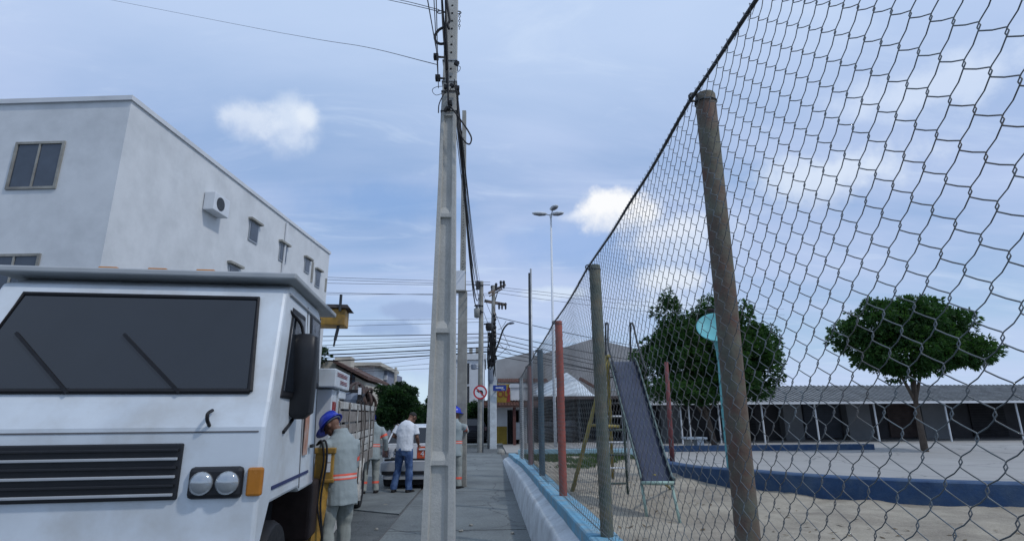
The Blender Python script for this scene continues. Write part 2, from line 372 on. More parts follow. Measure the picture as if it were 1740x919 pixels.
# sand of the playground, uneven
g = MB(); nx, ny = 150, 90; x0, x1, y0, y1 = 1.06, 18., -3., 18.45
for j in range(ny + 1):
    for i in range(nx + 1):
        x = x0 + (x1 - x0) * i / nx; yy = y0 + (y1 - y0) * j / ny
        g.v.append((x, yy, .35 + .05 * noise.noise(V((x * 1.3, yy * 1.3, 0))) + .022 * noise.noise(V((x * 6, yy * 6, 3))) + .012 * noise.noise(V((x * 13, yy * 13, 5)))))
for j in range(ny):
    for i in range(nx):
        a = j * (nx + 1) + i; xa, ya = g.v[a][:2]
        if xa > 4.5 and ya > 6.9 and xa > 4.35 + max(0, 10.6 - ya) * .75 + max(0, 9.4 - ya) ** 2.2 * 1.6: continue
        g.f.append((a, a + 1, a + nx + 2, a + nx + 1))
sand = struct(g.build('playground_sand', sandm, smooth=True, fixn=False))
g = MB()
for _ in range(16000):
    yy = random.uniform(13.2, 18.3); x = random.uniform(1.15, 4.5)
    if noise.noise(V((x * .9, yy * .6, 9))) + (yy - 15.2) * .22 < random.uniform(-.1, .35): continue
    h = random.uniform(.03, .11); a = random.uniform(0, 6.28); d = V((math.cos(a), math.sin(a), 0)) * .012
    p = V((x, yy, .35)); q = V((random.uniform(-.04, .04), random.uniform(-.04, .04), h))
    g.add([p - d, p + d, p + q], [(0, 1, 2)])
tag(g.build('grass', grassm, kind='stuff', fixn=False), 'thin green grass growing at the far side of the sand', 'grass')

g = MB(); rl = random.Random(4)
for _ in range(900):
    x = 1.15 + 8 * rl.random() ** 1.6; yy = rl.uniform(1, 13); 
    if x > 4.2 and yy > 7: continue
    a = rl.uniform(0, 6.28); L = rl.uniform(.02, .055); d = V((math.cos(a), math.sin(a), rl.uniform(-.2, .3))) * L; q = V((-d.y, d.x, .004)) * .35
    p = V((x, yy, .362 + .05 * noise.noise(V((x * 1.3, yy * 1.3, 0))) + .022 * noise.noise(V((x * 6, yy * 6, 3)))))
    g.add([p - d, p + q, p + d, p - q], [(0, 1, 2, 3)])
tag(g.build('fallen_leaves', mat('dry_leaf', (.12, .085, .045), .9, .4, 3), kind='stuff', fixn=False), 'dry brown leaves scattered over the playground sand', 'leaves')
# ------------------------------------------------------------------ low wall under the fence
def zt(y): return max(.29, .745 - .0135 * y - (0 if y < 13 else (y - 13) * .025))
lw = thing('low_wall', 'low whitewashed wall with pale blue coping beside the pavement', 'wall', (.61, 0, 0))
ys = [-4 + .25 * i for i in range(99)]
m = MB()
for k, yy in enumerate(ys):
    T = zt(yy); q = T - .115; e = lambda s: .008 * noise.noise(V((yy * 1.7, s, 0))) + .006 * noise.noise(V((yy * 5, s, 2)))
    lipz = max(.06, q - .06)
    m.v += [(.60 + e(1) * .5, yy, 0), (.66 + e(2) * .7, yy, lipz * .88), (.685 + e(3) * .9, yy, lipz + e(7) * .7), (.72 + e(4), yy, lipz + .012), (.825, yy, q + .004), (.95, yy, q + .003), (.95, yy, 0)]
    if k: a = (k - 1) * 7; m.f += [(a + i, a + i + 1, a + 8 + i, a + 7 + i) for i in range(6)]
m.f += [tuple(range(7)), tuple(range(len(m.v) - 7, len(m.v)))]
m.build('white_face', whitewash, lw, world=True, smooth=True)
yb = -4.
while yb < 20.4:                                  # coping cast in lengths
    y2 = min(20.5, yb + random.uniform(1.6, 2.6)); m = MB(); n = 5; jx = random.uniform(-.008, .008); jz = random.uniform(-.006, .006)
    for k in range(n + 1):
        yy = yb + .006 + (y2 - yb - .012) * k / n; T = zt(yy) + jz; e = .006 * noise.noise(V((yy * 3, 5, 0)))
        m.v += [(.82 + jx + e, yy, T - .115), (.82 + jx + e, yy, T - .012), (.832 + jx + e, yy, T + e), (1.06, yy, T + e), (1.06, yy, .1)]
        if k: a = (k - 1) * 5; m.f += [(a + i, a + (i + 1) % 5, a + 5 + (i + 1) % 5, a + 5 + i) for i in range(5)]
    m.f += [tuple(range(5)), tuple(range(len(m.v) - 5, len(m.v)))]
    m.build('coping', bluep, lw, world=True); yb = y2

# ------------------------------------------------------------------ chain-link fence
POST = [(-.45, rustp), (2.12, rustp), (4.70, woodp), (7.24, pinkp), (9.85, bluepost), (12.35, mat('faded_red_post', (.20, .10, .10), .7, .2, 6, .2)), (15.1, silverp)]
def ztop(y): return 3.09 - .0325 * y
fence = thing('chain_link_fence', 'chain link fence on round painted posts above the low wall', 'fence', (FX, 7, .6))
for k, (py, pm) in enumerate(POST):
    m = MB(); rr = (.05, .045, .052, .05, .052, .05, .045)[k]; lx = (.0, .018, .0, 0, 0, .0, 0)[k]
    T = ztop(py) - .03
    ly = .05 if k == 1 else 0.
    m.tube([(FX, py + ly * 1.15, zt(py) - .2), (FX, py + ly * .7, zt(py) + .8), (FX + .004, py + ly * .35 + .004, 2.1), (FX, py, T - .008), (FX, py, T)], [rr, rr, rr * .99, rr * .97, rr * .9], 14)
    p = m.build('post', pm, fence, world=True); smooth_angle(p, 50)
    c = MB(); a0 = V((FX - rr - .012, py - .01, ztop(py) - .05))
    c.tube([a0 + V((.02 * math.cos(t), .0, .02 * math.sin(t))) for t in [i * .7 for i in range(10)]], .006, 5)
    c.tube([(FX + rr * 1.05 * math.cos(i * .6), py + rr * 1.05 * math.sin(i * .6), ztop(py) - .07) for i in range(12)], .003, 4)
    c.build('tie_wire', darksteel, p, world=False).location = -fence.location
MX = FX - .062
def topz(y):
    for (a, _), (b, _) in zip(POST, POST[1:]):
        if a <= y <= b: t = (y - a) / (b - a); return ztop(y) - .05 - .05 * 4 * t * (1 - t) * .6
    return ztop(y) - .05
m = MB(); m.tube([(MX + .006 * noise.noise(V((0, q * 2, 0))), q, topz(q)) for q in [-.45 + .1 * i for i in range(156)]], .0085, 6)
m.build('top_cable', darksteel, fence, world=True, smooth=True)
m = MB(); m.tube([(MX, q, zt(q) + .05) for q in [-.45 + .3 * i for i in range(53)]], .004, 5); m.build('bottom_wire', wirem, fence, world=True)
CW, CH = .046, .092
def wp(y, z):                                     # slack of the netting
    return V((MX + .018 * noise.noise(V((y * .9, z * .9, 4))), y + .016 * noise.noise(V((y * 1.3, z * 1.1, 1))), z + .02 * noise.noise(V((y * .7, z * 1.7, 7)))))
for (a, _), (b, _) in zip(POST, POST[1:]):
    if b < .3: continue
    m = MB(); ya = max(a, .15); i0 = math.ceil(ya / CW); i1 = math.ceil(b / CW)
    for i in range(i0, i1):
        yl = i * CW; z = zt(yl) + .01; zz = topz(yl + CW / 2); pts = []
        k0 = math.floor(z / (CH / 2)); k1 = math.floor(zz / (CH / 2)); near = yl < 5.5
        for k in range(k0 + 1, k1 + 1):
            s = 1 if (k + i) % 2 else -1            # neighbouring wires meet at one column
            yc = yl + CW / 2 + s * (CW / 2 + .004); h = k * CH / 2
            if near:
                if pts: pts.append((pts[-1] + wp(yc - s * .006, h - .011)) / 2 + V((0, s * .0022, -.0006)))
                pts += [wp(yc - s * .006, h - .011) + V((-.003, 0, 0)), wp(yc, h), wp(yc - s * .006, h + .011) + V((.003, 0, 0))]
            else: pts.append(wp(yc, h))
        if len(pts) < 3: continue
        tp = V((MX, yl + CW / 2, zz))
        pts += [tp + V((-.012, 0, -.004)), tp + V((-.01, .006, .011)), tp + V((.012, .008, .006)), tp + V((.004, .012 + random.uniform(-.01, .012), -.012 + random.uniform(-.01, .03)))]
        m.tube(pts, .0015 if near else .0016, 4 if near else 3, cap=False)
    m.build('wire_mesh', wirem, fence, world=True, kind='stuff', fixn=False, smooth=True)
m = MB(); m.tube([at(1205, 527, 2.25), at(1224, 528, 2.14)], .009, 8); m.build('stub_pipe', rust, fence, world=True)

# ------------------------------------------------------------------ concrete power pole beside the camera (recessed faces with ribs)
PX, PY = -.385, 5.0
def pole_w(z): return .1448 - .0163 * z if z < 4.6 else .07 - .006 * (z - 4.6)
pole = thing('power_pole', 'tall grey concrete power pole with recessed ribbed faces in the middle of the pavement', 'power pole', (PX, PY, 0))
m = MB(); st = []
ribs = [.12, 1.25, 2.37, 3.47, 4.55]
st.append((-.3, .0)); st.append((.12, .0)); st.append((.2, 1))
for r_ in ribs[1:]:
    st += [(r_ - .045, 1), (r_ - .04, .12), (r_, .12)]
    st += [(r_ + .07, 1)] if r_ < 4.5 else [(r_ + .05, 0), (9.0, 0)]
for z, d in st:
    w = pole_w(z); t = w * .62 + .04; fl = w * .40; s2 = w * .24; dp = d * min(.034, t * .4)
    pl = [(-w, -t), (-w + fl, -t), (-w + fl + s2 * .25, -t + dp), (w - fl - s2 * 1.0, -t + dp), (w - fl, -t), (w, -t)]
    m.v += [(x, yy, z) for x, yy in pl] + [(-x, -yy, z) for x, yy in pl]
for k in range(len(st) - 1): a = k * 12; m.f += [(a + i, a + (i + 1) % 12, a + 12 + (i + 1) % 12, a + 12 + i) for i in range(12)]
m.f += [tuple(range(12)), tuple(range(len(m.v) - 12, len(m.v)))]
m.build('shaft', conc2, pole, bevel=.004)
m = MB(); ry = Matrix.Rotation(R(90), 3, 'X')
for i in range(42):
    z = 4.85 + i * .096
    m.lathe([(.011, -.003), (.011, .003)], 8, (0.012, -(pole_w(z) * .62 + .04) - .0005, z), ry)
m.build('bolt_hole', mat('hole_dark', (.02, .02, .02), .9), pole, kind='stuff')
def pq(x, y, dy=-.14): return at(x, y, PY + dy)
for yb in (97, 133, 150, 184):                     # steel straps
    z = pq(762, yb).z; w = pole_w(z); t = w * .62 + .04; s = MB()
    s.tube([(-w - .006, -t - .006, z), (w + .006, -t - .006, z + .004), (w + .006, t + .006, z), (-w - .006, t + .006, z), (-w - .006, -t - .006, z)], .006, 5)
    s.build('steel_strap', steel if yb in (97, 133) else darksteel, pole)
for (x, yb, sgn) in ((741, 97, 1), (744, 133, 1)):  # cable clamps on short arms
    s = MB(); p = pq(x, yb); q = pq(758, yb + 1, -.06); s.box(p, (.05, .06, .05)); s.bar(p, q, .018, .018); s.box(p + V((.0, -.035, -.005)), (.02, .02, .02)); s.build('cable_clamp', black, pole, world=True, bevel=.004)
for x, yb in ((747, 21), (779, 22)):               # eye bolts
    s = MB(); p = pq(x, yb, 0); s.tube([p + V((.028 * math.cos(i * .7), 0, .018 * math.sin(i * .7))) for i in range(10)], .006, 5)
    s.bar(p + V((.02 if x < 760 else -.02, 0, 0)), pq(765, yb, 0), .014, .014); s.build('eye_bolt', darksteel, pole, world=True)
s = MB(); p = pq(781, 24, 0)
for i in range(7): s.tube([p + V((.010 * math.cos(t) * (i % 2), .010 * math.cos(t) * ((i + 1) % 2), -.03 * i + .017 * math.sin(t))) for t in [k * .9 for k in range(8)]], .0035, 4)
s.build('hanging_chain', darksteel, pole, world=True)
for x, yb in ((763, 184), (765, 176), (758, 186), (776, 108), (777, 150), (779, 158), (757, 148), (768, 146)):
    s = MB(); p = pq(x, yb); s.box(p, (random.uniform(.02, .045), .04, random.uniform(.025, .05)), Matrix.Rotation(random.uniform(-.6, .6), 3, 'Y'))
    s.tube([p, p + V((random.uniform(-.03, .05), -.01, random.uniform(-.09, -.03)))], .004, 5); s.build('wire_connector', black, pole, world=True)

def ploop(pts, r, nm='cable', mm=None, dys=None):
    P = [pq(x, y, dys if dys is not None else -.16) for x, y in pts]
    s = MB(); s.tube(catm(P, 5), r, 6); return s.build(nm, mm or black, pole, world=True, smooth=True)
ploop([(762, 41), (755, 46), (745, 52), (739, 62), (741, 71), (748, 75), (757, 74)], .014, 'drip_loop')
ploop([(759, 0), (761, 15), (763, 28), (764, 36), (761, 42), (763, 50)], .013)
ploop([(757, 0), (758, 40), (760, 90), (761, 140), (762, 178)], .010)
ploop([(750, -5), (752, 40), (756, 95), (759, 142)], .007)
ploop([(764, 180), (774, 192), (784, 206), (795, 222), (801, 235), (798, 245), (790, 241), (781, 225), (777, 205)], .008)
ploop([(759, 152), (752, 164), (746, 178), (745, 192)], .006)
ploop([(752, 147), (742, 148), (735, 152), (736, 158), (742, 162), (754, 158)], .003)
ploop([(776, 112), (782, 114), (781, 120), (776, 124)], .003)
ploop([(718, 919), (727, 740), (736, 540), (744, 350), (750, 195), (753, 150), (755, 90)], .006, 'down_lead', dys=-.05)
ploop([(774, 140), (777, 160), (778, 190), (781, 215), (784, 226)], .012, dys=-.06)
for q in range(3): ploop([(772 - q, 135 + 3 * q), (775, 150 + 4 * q), (779, 163 + 6 * q)], .004)

# ------------------------------------------------------------------ second pole
p2 = gp(784, 828); pole2 = thing('power_pole', 'slimmer concrete power pole behind the worker with a white box halfway up', 'power pole', p2)
tp = at(789, 190, p2.y) - p2; bx_ = at(782, 462, p2.y) - p2; b2_ = at(781, 495, p2.y) - p2
m = MB()
for k, (z, w) in enumerate(((-.3, .122), (b2_.z, .108), (b2_.z + .02, .072), (tp.z, .054))):
    f = min(1, max(0, z / tp.z)); cx = tp.x * f; t = .14 + (.075 - .14) * f
    m.v += [(cx - w, -t, z), (cx + w, -t, z), (cx + w, t, z), (cx - w, t, z)]
    if k: a = (k - 1) * 4; m.f += [(a + i, a + (i + 1) % 4, a + 4 + (i + 1) % 4, a + 4 + i) for i in range(4)]
m.f += [(0, 1, 2, 3), (12, 13, 14, 15)]
m.build('shaft', concold, pole2, bevel=.01)
m = MB()
for i in range(52):
    z = 5.0 + i * .075
    if z > tp.z - .05: break
    f = z / tp.z; m.lathe([(.012, -.003), (.012, .003)], 8, (tp.x * f + .004 * (-1) ** i, -(.14 - .065 * f) - .0005, z), ry)
m.build('bolt_hole', MATS['hole_dark'], pole2, kind='stuff')
m = MB(); m.b2((bx_.x - .125, -.16, b2_.z), (bx_.x + .125, .1, bx_.z)); m.build('white_box', signw, pole2, bevel=.008)
m = MB(); m.b2((bx_.x - .15, -.18, b2_.z - .03), (bx_.x + .16, .1, b2_.z - .002)); m.build('box_shelf', concold, pole2, bevel=.005)

# ------------------------------------------------------------------ two poles at the corner
def taper_pole(mb, p, z0, z1, r0_, r1, n=10): mb.tube([p + V((0, 0, z0)), p + V((0, 0, z1))], [r0_, r1], n)
q3 = gp(816, 768); t3 = at(818, 478, q3.y)
pole3 = thing('power_pole', 'weathered round pole carrying the no left turn sign at the corner', 'power pole', q3)
m = MB(); m.tube([(0, 0, -.3), (0, 0, 2.6), (t3.x - q3.x, 0, t3.z)], [.145, .135, .10], 12); smooth_angle(m.build('shaft', concold, pole3), 50)
m = MB(); m.tube([(.11, -.10, -.02), (.10, -.09, 4.3)], .035, 8); m.build('conduit', steel, pole3, smooth=True)
for z, dx, w, h in ((7.6, -.18, .16, .42), (6.6, -.16, .2, .1), (6.3, -.1, .22, .18)):
    m = MB(); m.box((dx, -.1, z), (w, .16, h)); m.tube([(-.34, -.1, z), (.1, -.1, z)], .03, 6); m.build('insulator_rack', blackp, pole3, bevel=.01)
m = MB(); m.lathe([(.02, -.24), (.13, -.2), (.15, .2), (.05, .26), (.03, .33)], 12, (-.2, -.12, 6.25)); m.build('transformer', mat('transformer_grey', (.22, .23, .22), .6, .15, 4), pole3, smooth=True)
m = MB(); m.lathe([(.12, -.16), (.16, 0), (.14, .2)], 10, (.36, .05, 5.6)); m.b2((.12, 0, 5.72), (.3, .08, 5.78)); m.build('lantern', black, pole3)
m = MB(); m.lathe([(.07, -.12), (.13, -.1), (.13, .1), (.05, .14)], 10, (-.33, -.05, 3.75)); m.b2((-.3, -.1, 3.66), (0, 0, 3.7)); m.build('meter', greyb, pole3)
# no-left-turn sign
sg = at(816, 666, q3.y - .19); sign = thing('traffic_sign', 'round red ringed no left turn sign with black arrow and red slash', 'traffic sign', sg)
MY = Matrix.Rotation(R(90), 3, 'X')
m = MB(); m.lathe([(.30, -.006), (.30, .006)], 40, (0, 0, 0), MY); m.build('plate', signw, sign)
m = MB(); n = 48
for k in range(n):
    a = 2 * math.pi * k / n
    for r_, yy in ((.245, -.009), (.315, -.009), (.315, .012), (.245, .012)): m.v.append((r_ * math.cos(a), yy, r_ * math.sin(a)))
for k in range(n): a, b = k * 4, (k + 1) % n * 4; m.f += [(a + i, a + (i + 1) % 4, b + (i + 1) % 4, b + i) for i in range(4)]
m.build('red_ring', signr, sign)
m = MB(); m.prism([(.06, -.15), (.13, -.15), (.13, .0), (.10, .07), (.03, .09), (-.06, .09), (-.06, .14), (-.17, .06), (-.06, -.03), (-.06, .02), (.02, .02), (.06, -.01)], -.012, -.0065, 'y'); m.build('arrow', mat('sign_black', (.012, .012, .012), .5), sign)
m = MB(); m.bar((-.18, -.012, .18), (.18, -.012, -.18), .05, .008, (0, 1, 0)); m.build('slash', signr, sign)
m = MB(); m.b2((-.03, .012, -.05), (.03, .085, .05)); m.build('bracket', steel, sign)

q4 = gp(838, 762); t4 = at(838.5, 485, q4.y)
pole4 = thing('power_pole', 'crowded corner power pole with two crossarms, white painted foot and tangled black cables', 'power pole', q4)
m = MB(); m.tube([(0, 0, 4.6), (0, 0, t4.z)], [.13, .09], 8); m.build('shaft', concold, pole4)
m = MB(); m.b2((-.17, -.13, -.2), (.17, .13, 3.3)); m.b2((-.14, -.12, 3.3), (.14, .12, 4.7)); m.build('white_foot', whitewash, pole4, bevel=.02)
m = MB(); m.tube([(-.24, -.08, 0), (-.22, -.08, 4.8)], .05, 8); m.build('conduit', steel, pole4, smooth=True)
def l4(x, y, dy=0.): return at(x, y, q4.y + dy) - q4
a1 = MB(); a1.bar(l4(831, 498, -.3), l4(858, 484, .6), .12, .12); a1.bar(l4(832, 503, -.3), l4(853, 491, .4), .06, .06); arm1 = a1.build('crossarm', mat('weathered_crossarm', (.15, .12, .10), .9, .2, 5), pole4)
a2 = MB(); a2.bar(l4(823, 511), l4(861, 518), .12, .14); arm2 = a2.build('crossarm', MATS['weathered_crossarm'], pole4)
for x, yb, pr in ((836, 491, arm1), (843, 487, arm1), (851, 483, arm1), (856, 483, arm1)):
    s = MB(); p = l4(x, yb, 0); s.lathe([(.05, -.22), (.06, -.02), (.035, .0), (.07, .05), (.07, .16), (.03, .2)], 8, p); s.build('insulator', blackp, pr)
for x in (848, 853, 859):
    s = MB(); p = l4(x, 518); s.lathe([(.03, -.26), (.05, -.2), (.05, -.06), (.03, .1)], 8, p + V((0, -.1, 0))); s.build('insulator', blackp, arm2)
s = MB(); s.bar(l4(846, 494), l4(838, 523), .05, .05); s.build('arm_brace', darksteel, pole4)
s = MB()
for i in range(9): s.lathe([(.05, -.1), (.09, 0), (.05, .1)], 8, l4(840 + (i % 2), 535 + i * 7, -.2))
s.build('insulator_string', blackp, pole4)
s = MB(); rr = random.Random(3)
for i in range(13):
    x = rr.uniform(830, 841); yb = 568 + i * 4.0
    s.box(l4(x, yb, -.25), (rr.uniform(.15, .32), .25, rr.uniform(.12, .25)), Matrix.Rotation(rr.uniform(-.5, .5), 3, 'Y'))
for i in range(20):
    x = rr.uniform(829, 841); yb = rr.uniform(540, 600)
    s.tube(catm([l4(x, yb, -.3), l4(x + rr.uniform(-3, 3), yb + 22, -.4), l4(x + rr.uniform(-3, 3), yb + 45, -.3)], 4), rr.uniform(.014, .035), 5)
s.build('splice_bundle', black, pole4)
s = MB(); s.loft([(l4(834, 626, -.3), .11, .1), (l4(834, 630, -.3), .15, .12), (l4(834, 645, -.3), .15, .12), (l4(834, 652, -.3), .08, .08)], n=10); s.build('splice_case', greyb, pole4)
s = MB(); s.tube(catm([l4(841, 600, -.2), l4(848, 580, -.3), l4(855, 560, -.5), l4(862, 551, -.6), l4(867, 549, -.6)], 5), .045, 7); sa = s.build('lamp_arm', darksteel, pole4, smooth=True)
s = MB(); s.loft([(l4(864, 550, -.6), .05, .04), (l4(867, 549, -.6), .11, .07), (l4(871, 548.5, -.6), .11, .06), (l4(874, 549, -.6), .03, .03)], (0, 1, 0), 10); s.build('lamp_head', greyb, sa, smooth=True)
# street-name sign
ns = at(848, 659, q4.y - .35); st_ = thing('street_sign', 'small blue street name plate fixed to the white foot of the corner pole', 'street sign', ns, R(-6))
m = MB(); m.b2((-.30, -.01, -.14), (.36, .01, .14)); m.build('plate', signb, st_, bevel=.004)
m = MB(); xx = -.16
for wd in (.05, .04, .05, .03, .05, .02, .05, .04, .05): m.b2((xx, -.013, -.02), (xx + wd * .75, -.0095, .04 + (.02 if wd == .05 else 0))); xx += wd
m.b2((.1, -.013, -.08), (.28, -.0095, -.06)); m.build('lettering', signw, st_)
m = MB(); m.b2((-.1, .01, -.03), (-.06, .24, .03)); m.build('bracket', steel, st_)

# ------------------------------------------------------------------ cables
wn = [0]
def cable(pts, r, label, group, nm='overhead_cable', m_=black):
    s = MB(); P = [V(p) for p in pts]; c = P[0].copy(); s.v = []; s.tube([p - c for p in P], r, 5)
    o = s.build(nm, m_, smooth=True); o.location = c; tag(o, label, 'cable', group); return o
rr = random.Random(11)
G1 = 'cables running along the street between the poles'
for i in range(7):        # near pole -> corner pole
    a = at(769 + i * .7, 120 + rr.uniform(-10, 60), 4.97 + .02 * i); b = at(811 + i * 1.3, 487 + (i % 3) * 8, q3.y - .1)
    cable(sagline(a, b, .35 + .2 * rr.random(), 18), .009 if i in (2, 4, 5) else .005, 'black cable sagging along the pavement from the near pole to the corner poles', G1)
a = at(781, 215, 5.0)
for i in range(2): cable(sagline(a + V((0, 0, .05 * i)), at(814, 500 + 6 * i, q3.y - .1), .9 + .2 * i, 20), .016, 'black cable sagging along the pavement from the near pole to the corner poles', G1)
G2 = 'cables rising from the near pole towards the street behind'
for i, (x0_, x1_, yy, r_) in enumerate(((752, 744, 100, .005), (752, 744, 134, .004), (754, 745, 150, .004), (757, 760, 120, .008), (758, 756, 95, .006))):
    a = at(x1_, yy, 4.84); b = V((a.x - .05 * (i - 1), -3., 7.4 + .15 * i))
    d = at((725, 737, 741, 751, 757)[i], -8, 3.4 if i < 3 else 4.4); 
    cable(sagline(a, a + (d - a) * 1.6, .0, 6), r_, 'thin black cable climbing steeply from the clamps of the near pole', G2)
G3 = 'cables strung across the street'
XL = -16.
def cross(yl, yr, r_, Y=None, xr=836, sag=.35):
    Y = Y or q4.y; a = at(560, yl, Y); b = at(730, yr, Y); e = at(xr, yr + (yr - yl) * (xr - 730) / 170., Y)
    st0 = e + (a - e) * 2.6
    cable(sagline(st0, e, sag * .3, 20), r_, 'dark cable strung level across the street to the corner pole', G3)
for yl, yr, r_ in ((568, 567, .022), (575, 573, .012), (583, 577, .014), (592, 585, .026), (599, 593, .030), (604, 597, .015), (610, 602, .030), (551, 548, .01), (541, 541, .008), (587, 582, .012), (625, 606, .009), (628, 616, .009), (630, 624, .009)):
    cross(yl, yr, r_)
for yl, yr in ((468, 475), (472, 479), (478, 482), (497, 498), (494, 499)): cross(yl, yr, .011, q4.y, 833)
G4 = 'cables leaving the corner pole over the square'
for yl, yr, r_, sg_ in ((487, 500, .011, .2), (491, 506, .011, .2), (497, 512, .011, .3), (538, 562, .02, .5), (566, 590, .02, .4), (573, 600, .02, .5), (580, 606, .022, .5), (588, 612, .026, .6), (596, 618, .018, .4), (604, 622, .018, .4)):
    a = at(841, yl, q4.y - .15); b = at(1010, yr, 34.); cable(sagline(a, a + (b - a) * 5, sg_ * 1.5, 24), r_, 'dark cable running from the corner pole over the shop roofs', G4)
for (x0_, y0_, x1_, y1_) in ((838, 520, 866, 590), (842, 575, 868, 600), (842, 605, 862, 588), (846, 560, 860, 545), (820, 495, 838, 540), (822, 530, 836, 560)):
    cable(sagline(at(x0_, y0_, q4.y - .2), at(x1_, y1_, q4.y - .2), .1, 8), .012, 'short slack cable hanging among the corner poles', 'slack cables at the corner')
G5 = 'thin lines from the near pole over the street'
for pts in (((742, 110), (620, 80), (510, 62), (300, 22), (-300, -95)), ((746, 20), (700, 9), (645, -3), (560, -22)), ((746, 17), (700, 5), (660, -4), (560, -28))):
    P = [at(x, y, 5.0 + .022 * (745 - x)) for x, y in pts]; cable(catm(P, 6), .0045, 'thin black line leaving the near pole leftwards over the street', G5)
cable([at(787, 495, p2.y - .1), at(800, 494, 19), at(812, 490, q3.y - .2)], .012, 'single black cable from the white box to the corner pole', None)

# ------------------------------------------------------------------ lamp post of the square, floodlight pole
lb = gp(944, 757, .12); lt = at(936, 366, lb.y)
lp = thing('lamp_post', 'tall slim white lamp post with three flat lamp heads', 'lamp post', lb)
m = MB(); m.tube([(0, 0, -.1), (0, 0, 3), (lt.x - lb.x, 0, lt.z - lb.z)], [.085, .075, .05], 10); m.build('pole', lampw, lp, smooth=True)
tl = lt - lb
for dx, dy, dz, L in ((-.62, -.1, .0, .42), (.36, -.15, .0, .34), (.12, -.5, .20, .38)):
    s = MB(); c = tl + V((dx, dy, .05 + dz)); d = V((dx, dy, 0)).normalized(); sd = V((d.y, -d.x, 0))
    s.loft([(c - d * L, .05, .03), (c - d * L * .7, .17, .07), (c, .21, .09), (c + d * L * .7, .17, .07), (c + d * L, .05, .03)], sd, 14); hd = s.build('lamp_head', lampw, lp, smooth=True)
    s = MB(); s.loft([(c - d * L * .75 - V((0, 0, .045)), .1, .04), (c - V((0, 0, .05)), .15, .075), (c + d * L * .75 - V((0, 0, .045)), .1, .04)], sd, 12); s.build('lamp_glass', lampg, hd, smooth=True)
    s = MB(); s.tube([tl, tl + V((dx, dy, dz)) * .5 + V((0, 0, .04))], .025, 6); s.build('arm', steel, lp)
m = MB(); m.lathe([(.07, -.12), (.07, .06)], 10, tl); m.build('collar', lampw, lp)
fb = gp(903, 790, .35); ft = at(900, 457, fb.y) - fb
fp = thing('double_pole', 'tall pair of thin pipes, one dark and one pale, rising behind the fence', 'pole', fb)
m = MB(); m.tube([(-.02, 0, -.1), (ft.x - .01, 0, ft.z - .12)], .032, 8); m.build('dark_pipe', darksteel, fp, smooth=True)
m = MB(); m.tube([(.045, -.02, -.1), (ft.x + .03, -.02, ft.z)], .026, 8); m.build('pale_pipe', steel, fp, smooth=True)

# ------------------------------------------------------------------ slide
sb = V((2.35, 8.6, .35)); slide = thing('playground_slide', 'metal playground slide with blue grey chute and pale green legs on the sand', 'slide', sb)
tL, tR = at(1036, 617, 10.0), at(1081, 617, 10.0); bL, bR = at(1086, 800, 7.75), at(1138, 805, 7.6); eL, eR = at(1090, 820, 7.35), at(1146, 820, 7.2)
n = 22; Lp, Rp = [], []
Lc = catm([tL + V((0, .35, .0)), tL, tL.lerp(bL, .5), bL, eL], 6); Rc = catm([tR + V((0, .35, .0)), tR, tR.lerp(bR, .5), bR, eR], 6)
m = MB()
for k in range(len(Lc)):
    a, b = Lc[k], Rc[k]; c = (a + b) / 2
    m.v += [a, a.lerp(c, .4) - V((0, 0, .012)), c - V((0, 0, .015)), b.lerp(c, .4) - V((0, 0, .012)), b]; m.v += [V(p) - V((0, .004, .012)) for p in m.v[-5:]]
    if k: q = (k - 1) * 10; m.f += [(q + i, q + i + 1, q + 11 + i, q + 10 + i) for i in range(4)] + [(q + 5 + i, q + 15 + i, q + 16 + i, q + 6 + i) for i in range(4)] + [(q, q + 10, q + 15, q + 5), (q + 4, q + 9, q + 19, q + 14)]
m.v = [tuple(p) for p in m.v]
m.build('chute', sheet, slide, world=True, smooth=True)
for cc, nm in ((Lc, -1), (Rc, 1)):
    s = MB()
    for k in range(len(cc) - 1):
        a, b = cc[k], cc[k + 1]; s.add([a - V((0, 0, .02)), b - V((0, 0, .02)), b + V((0, 0, .05)), a + V((0, 0, .05)), a + V((.012 * nm, 0, -.02)), b + V((.012 * nm, 0, -.02)), b + V((.012 * nm, 0, .05)), a + V((.012 * nm, 0, .05))], [(0, 1, 2, 3), (4, 7, 6, 5), (3, 2, 6, 7), (0, 4, 5, 1)])
    s.build('side_wall', dgreen, slide, world=True)
    s = MB(); s.tube([p + V((.006 * nm, 0, .055)) for p in cc], .013, 7); s.build('edge_rail', mat('worn_green_rail', (.11, .15, .14), .7, .3, 7), slide, world=True, smooth=True)
def tubes(nm, mm, par, *segs, r=.02, n=8):
    s = MB()
    for sg_ in segs: s.tube(sg_, r, n)
    return s.build(nm, mm, par, world=True, smooth=True)
for a, b in ((eL + V((.02, .08, 0)), gp(1100, 882, .33)), (eR + V((-.02, .06, 0)), gp(1156, 890, .33))): tubes('leg', mint, slide, [a, b], r=.019)
tubes('crossbar', mint, slide, [eL + V((0, -.0, .0)), eR], r=.022)
tubes('brace', olive, slide, [eL.lerp(eR, .7) + V((0, .4, .05)), gp(1140, 830, .34)], r=.02)
back = V((0, .55, 0))
hl, hr = at(1030, 550, 10.25), at(1072, 550, 10.25)
for t_, h_, sx_ in ((tL, hl, -1), (tR, hr, 1)):
    tubes('handrail', darksteel, slide, catm([t_ + V((sx_ * .02, -.55, -.20)), t_ + V((sx_ * .03, -.1, .3)), h_ + V((0, -.16, -.05)), h_, h_ + V((0, .06, -.05)), V((h_.x, 10.45, t_.z)), V((h_.x, 10.5, t_.z - .3))], 5), r=.018)
lx0, lx1 = at(1036, 700, 10.6).x, at(1045, 700, 10.6).x
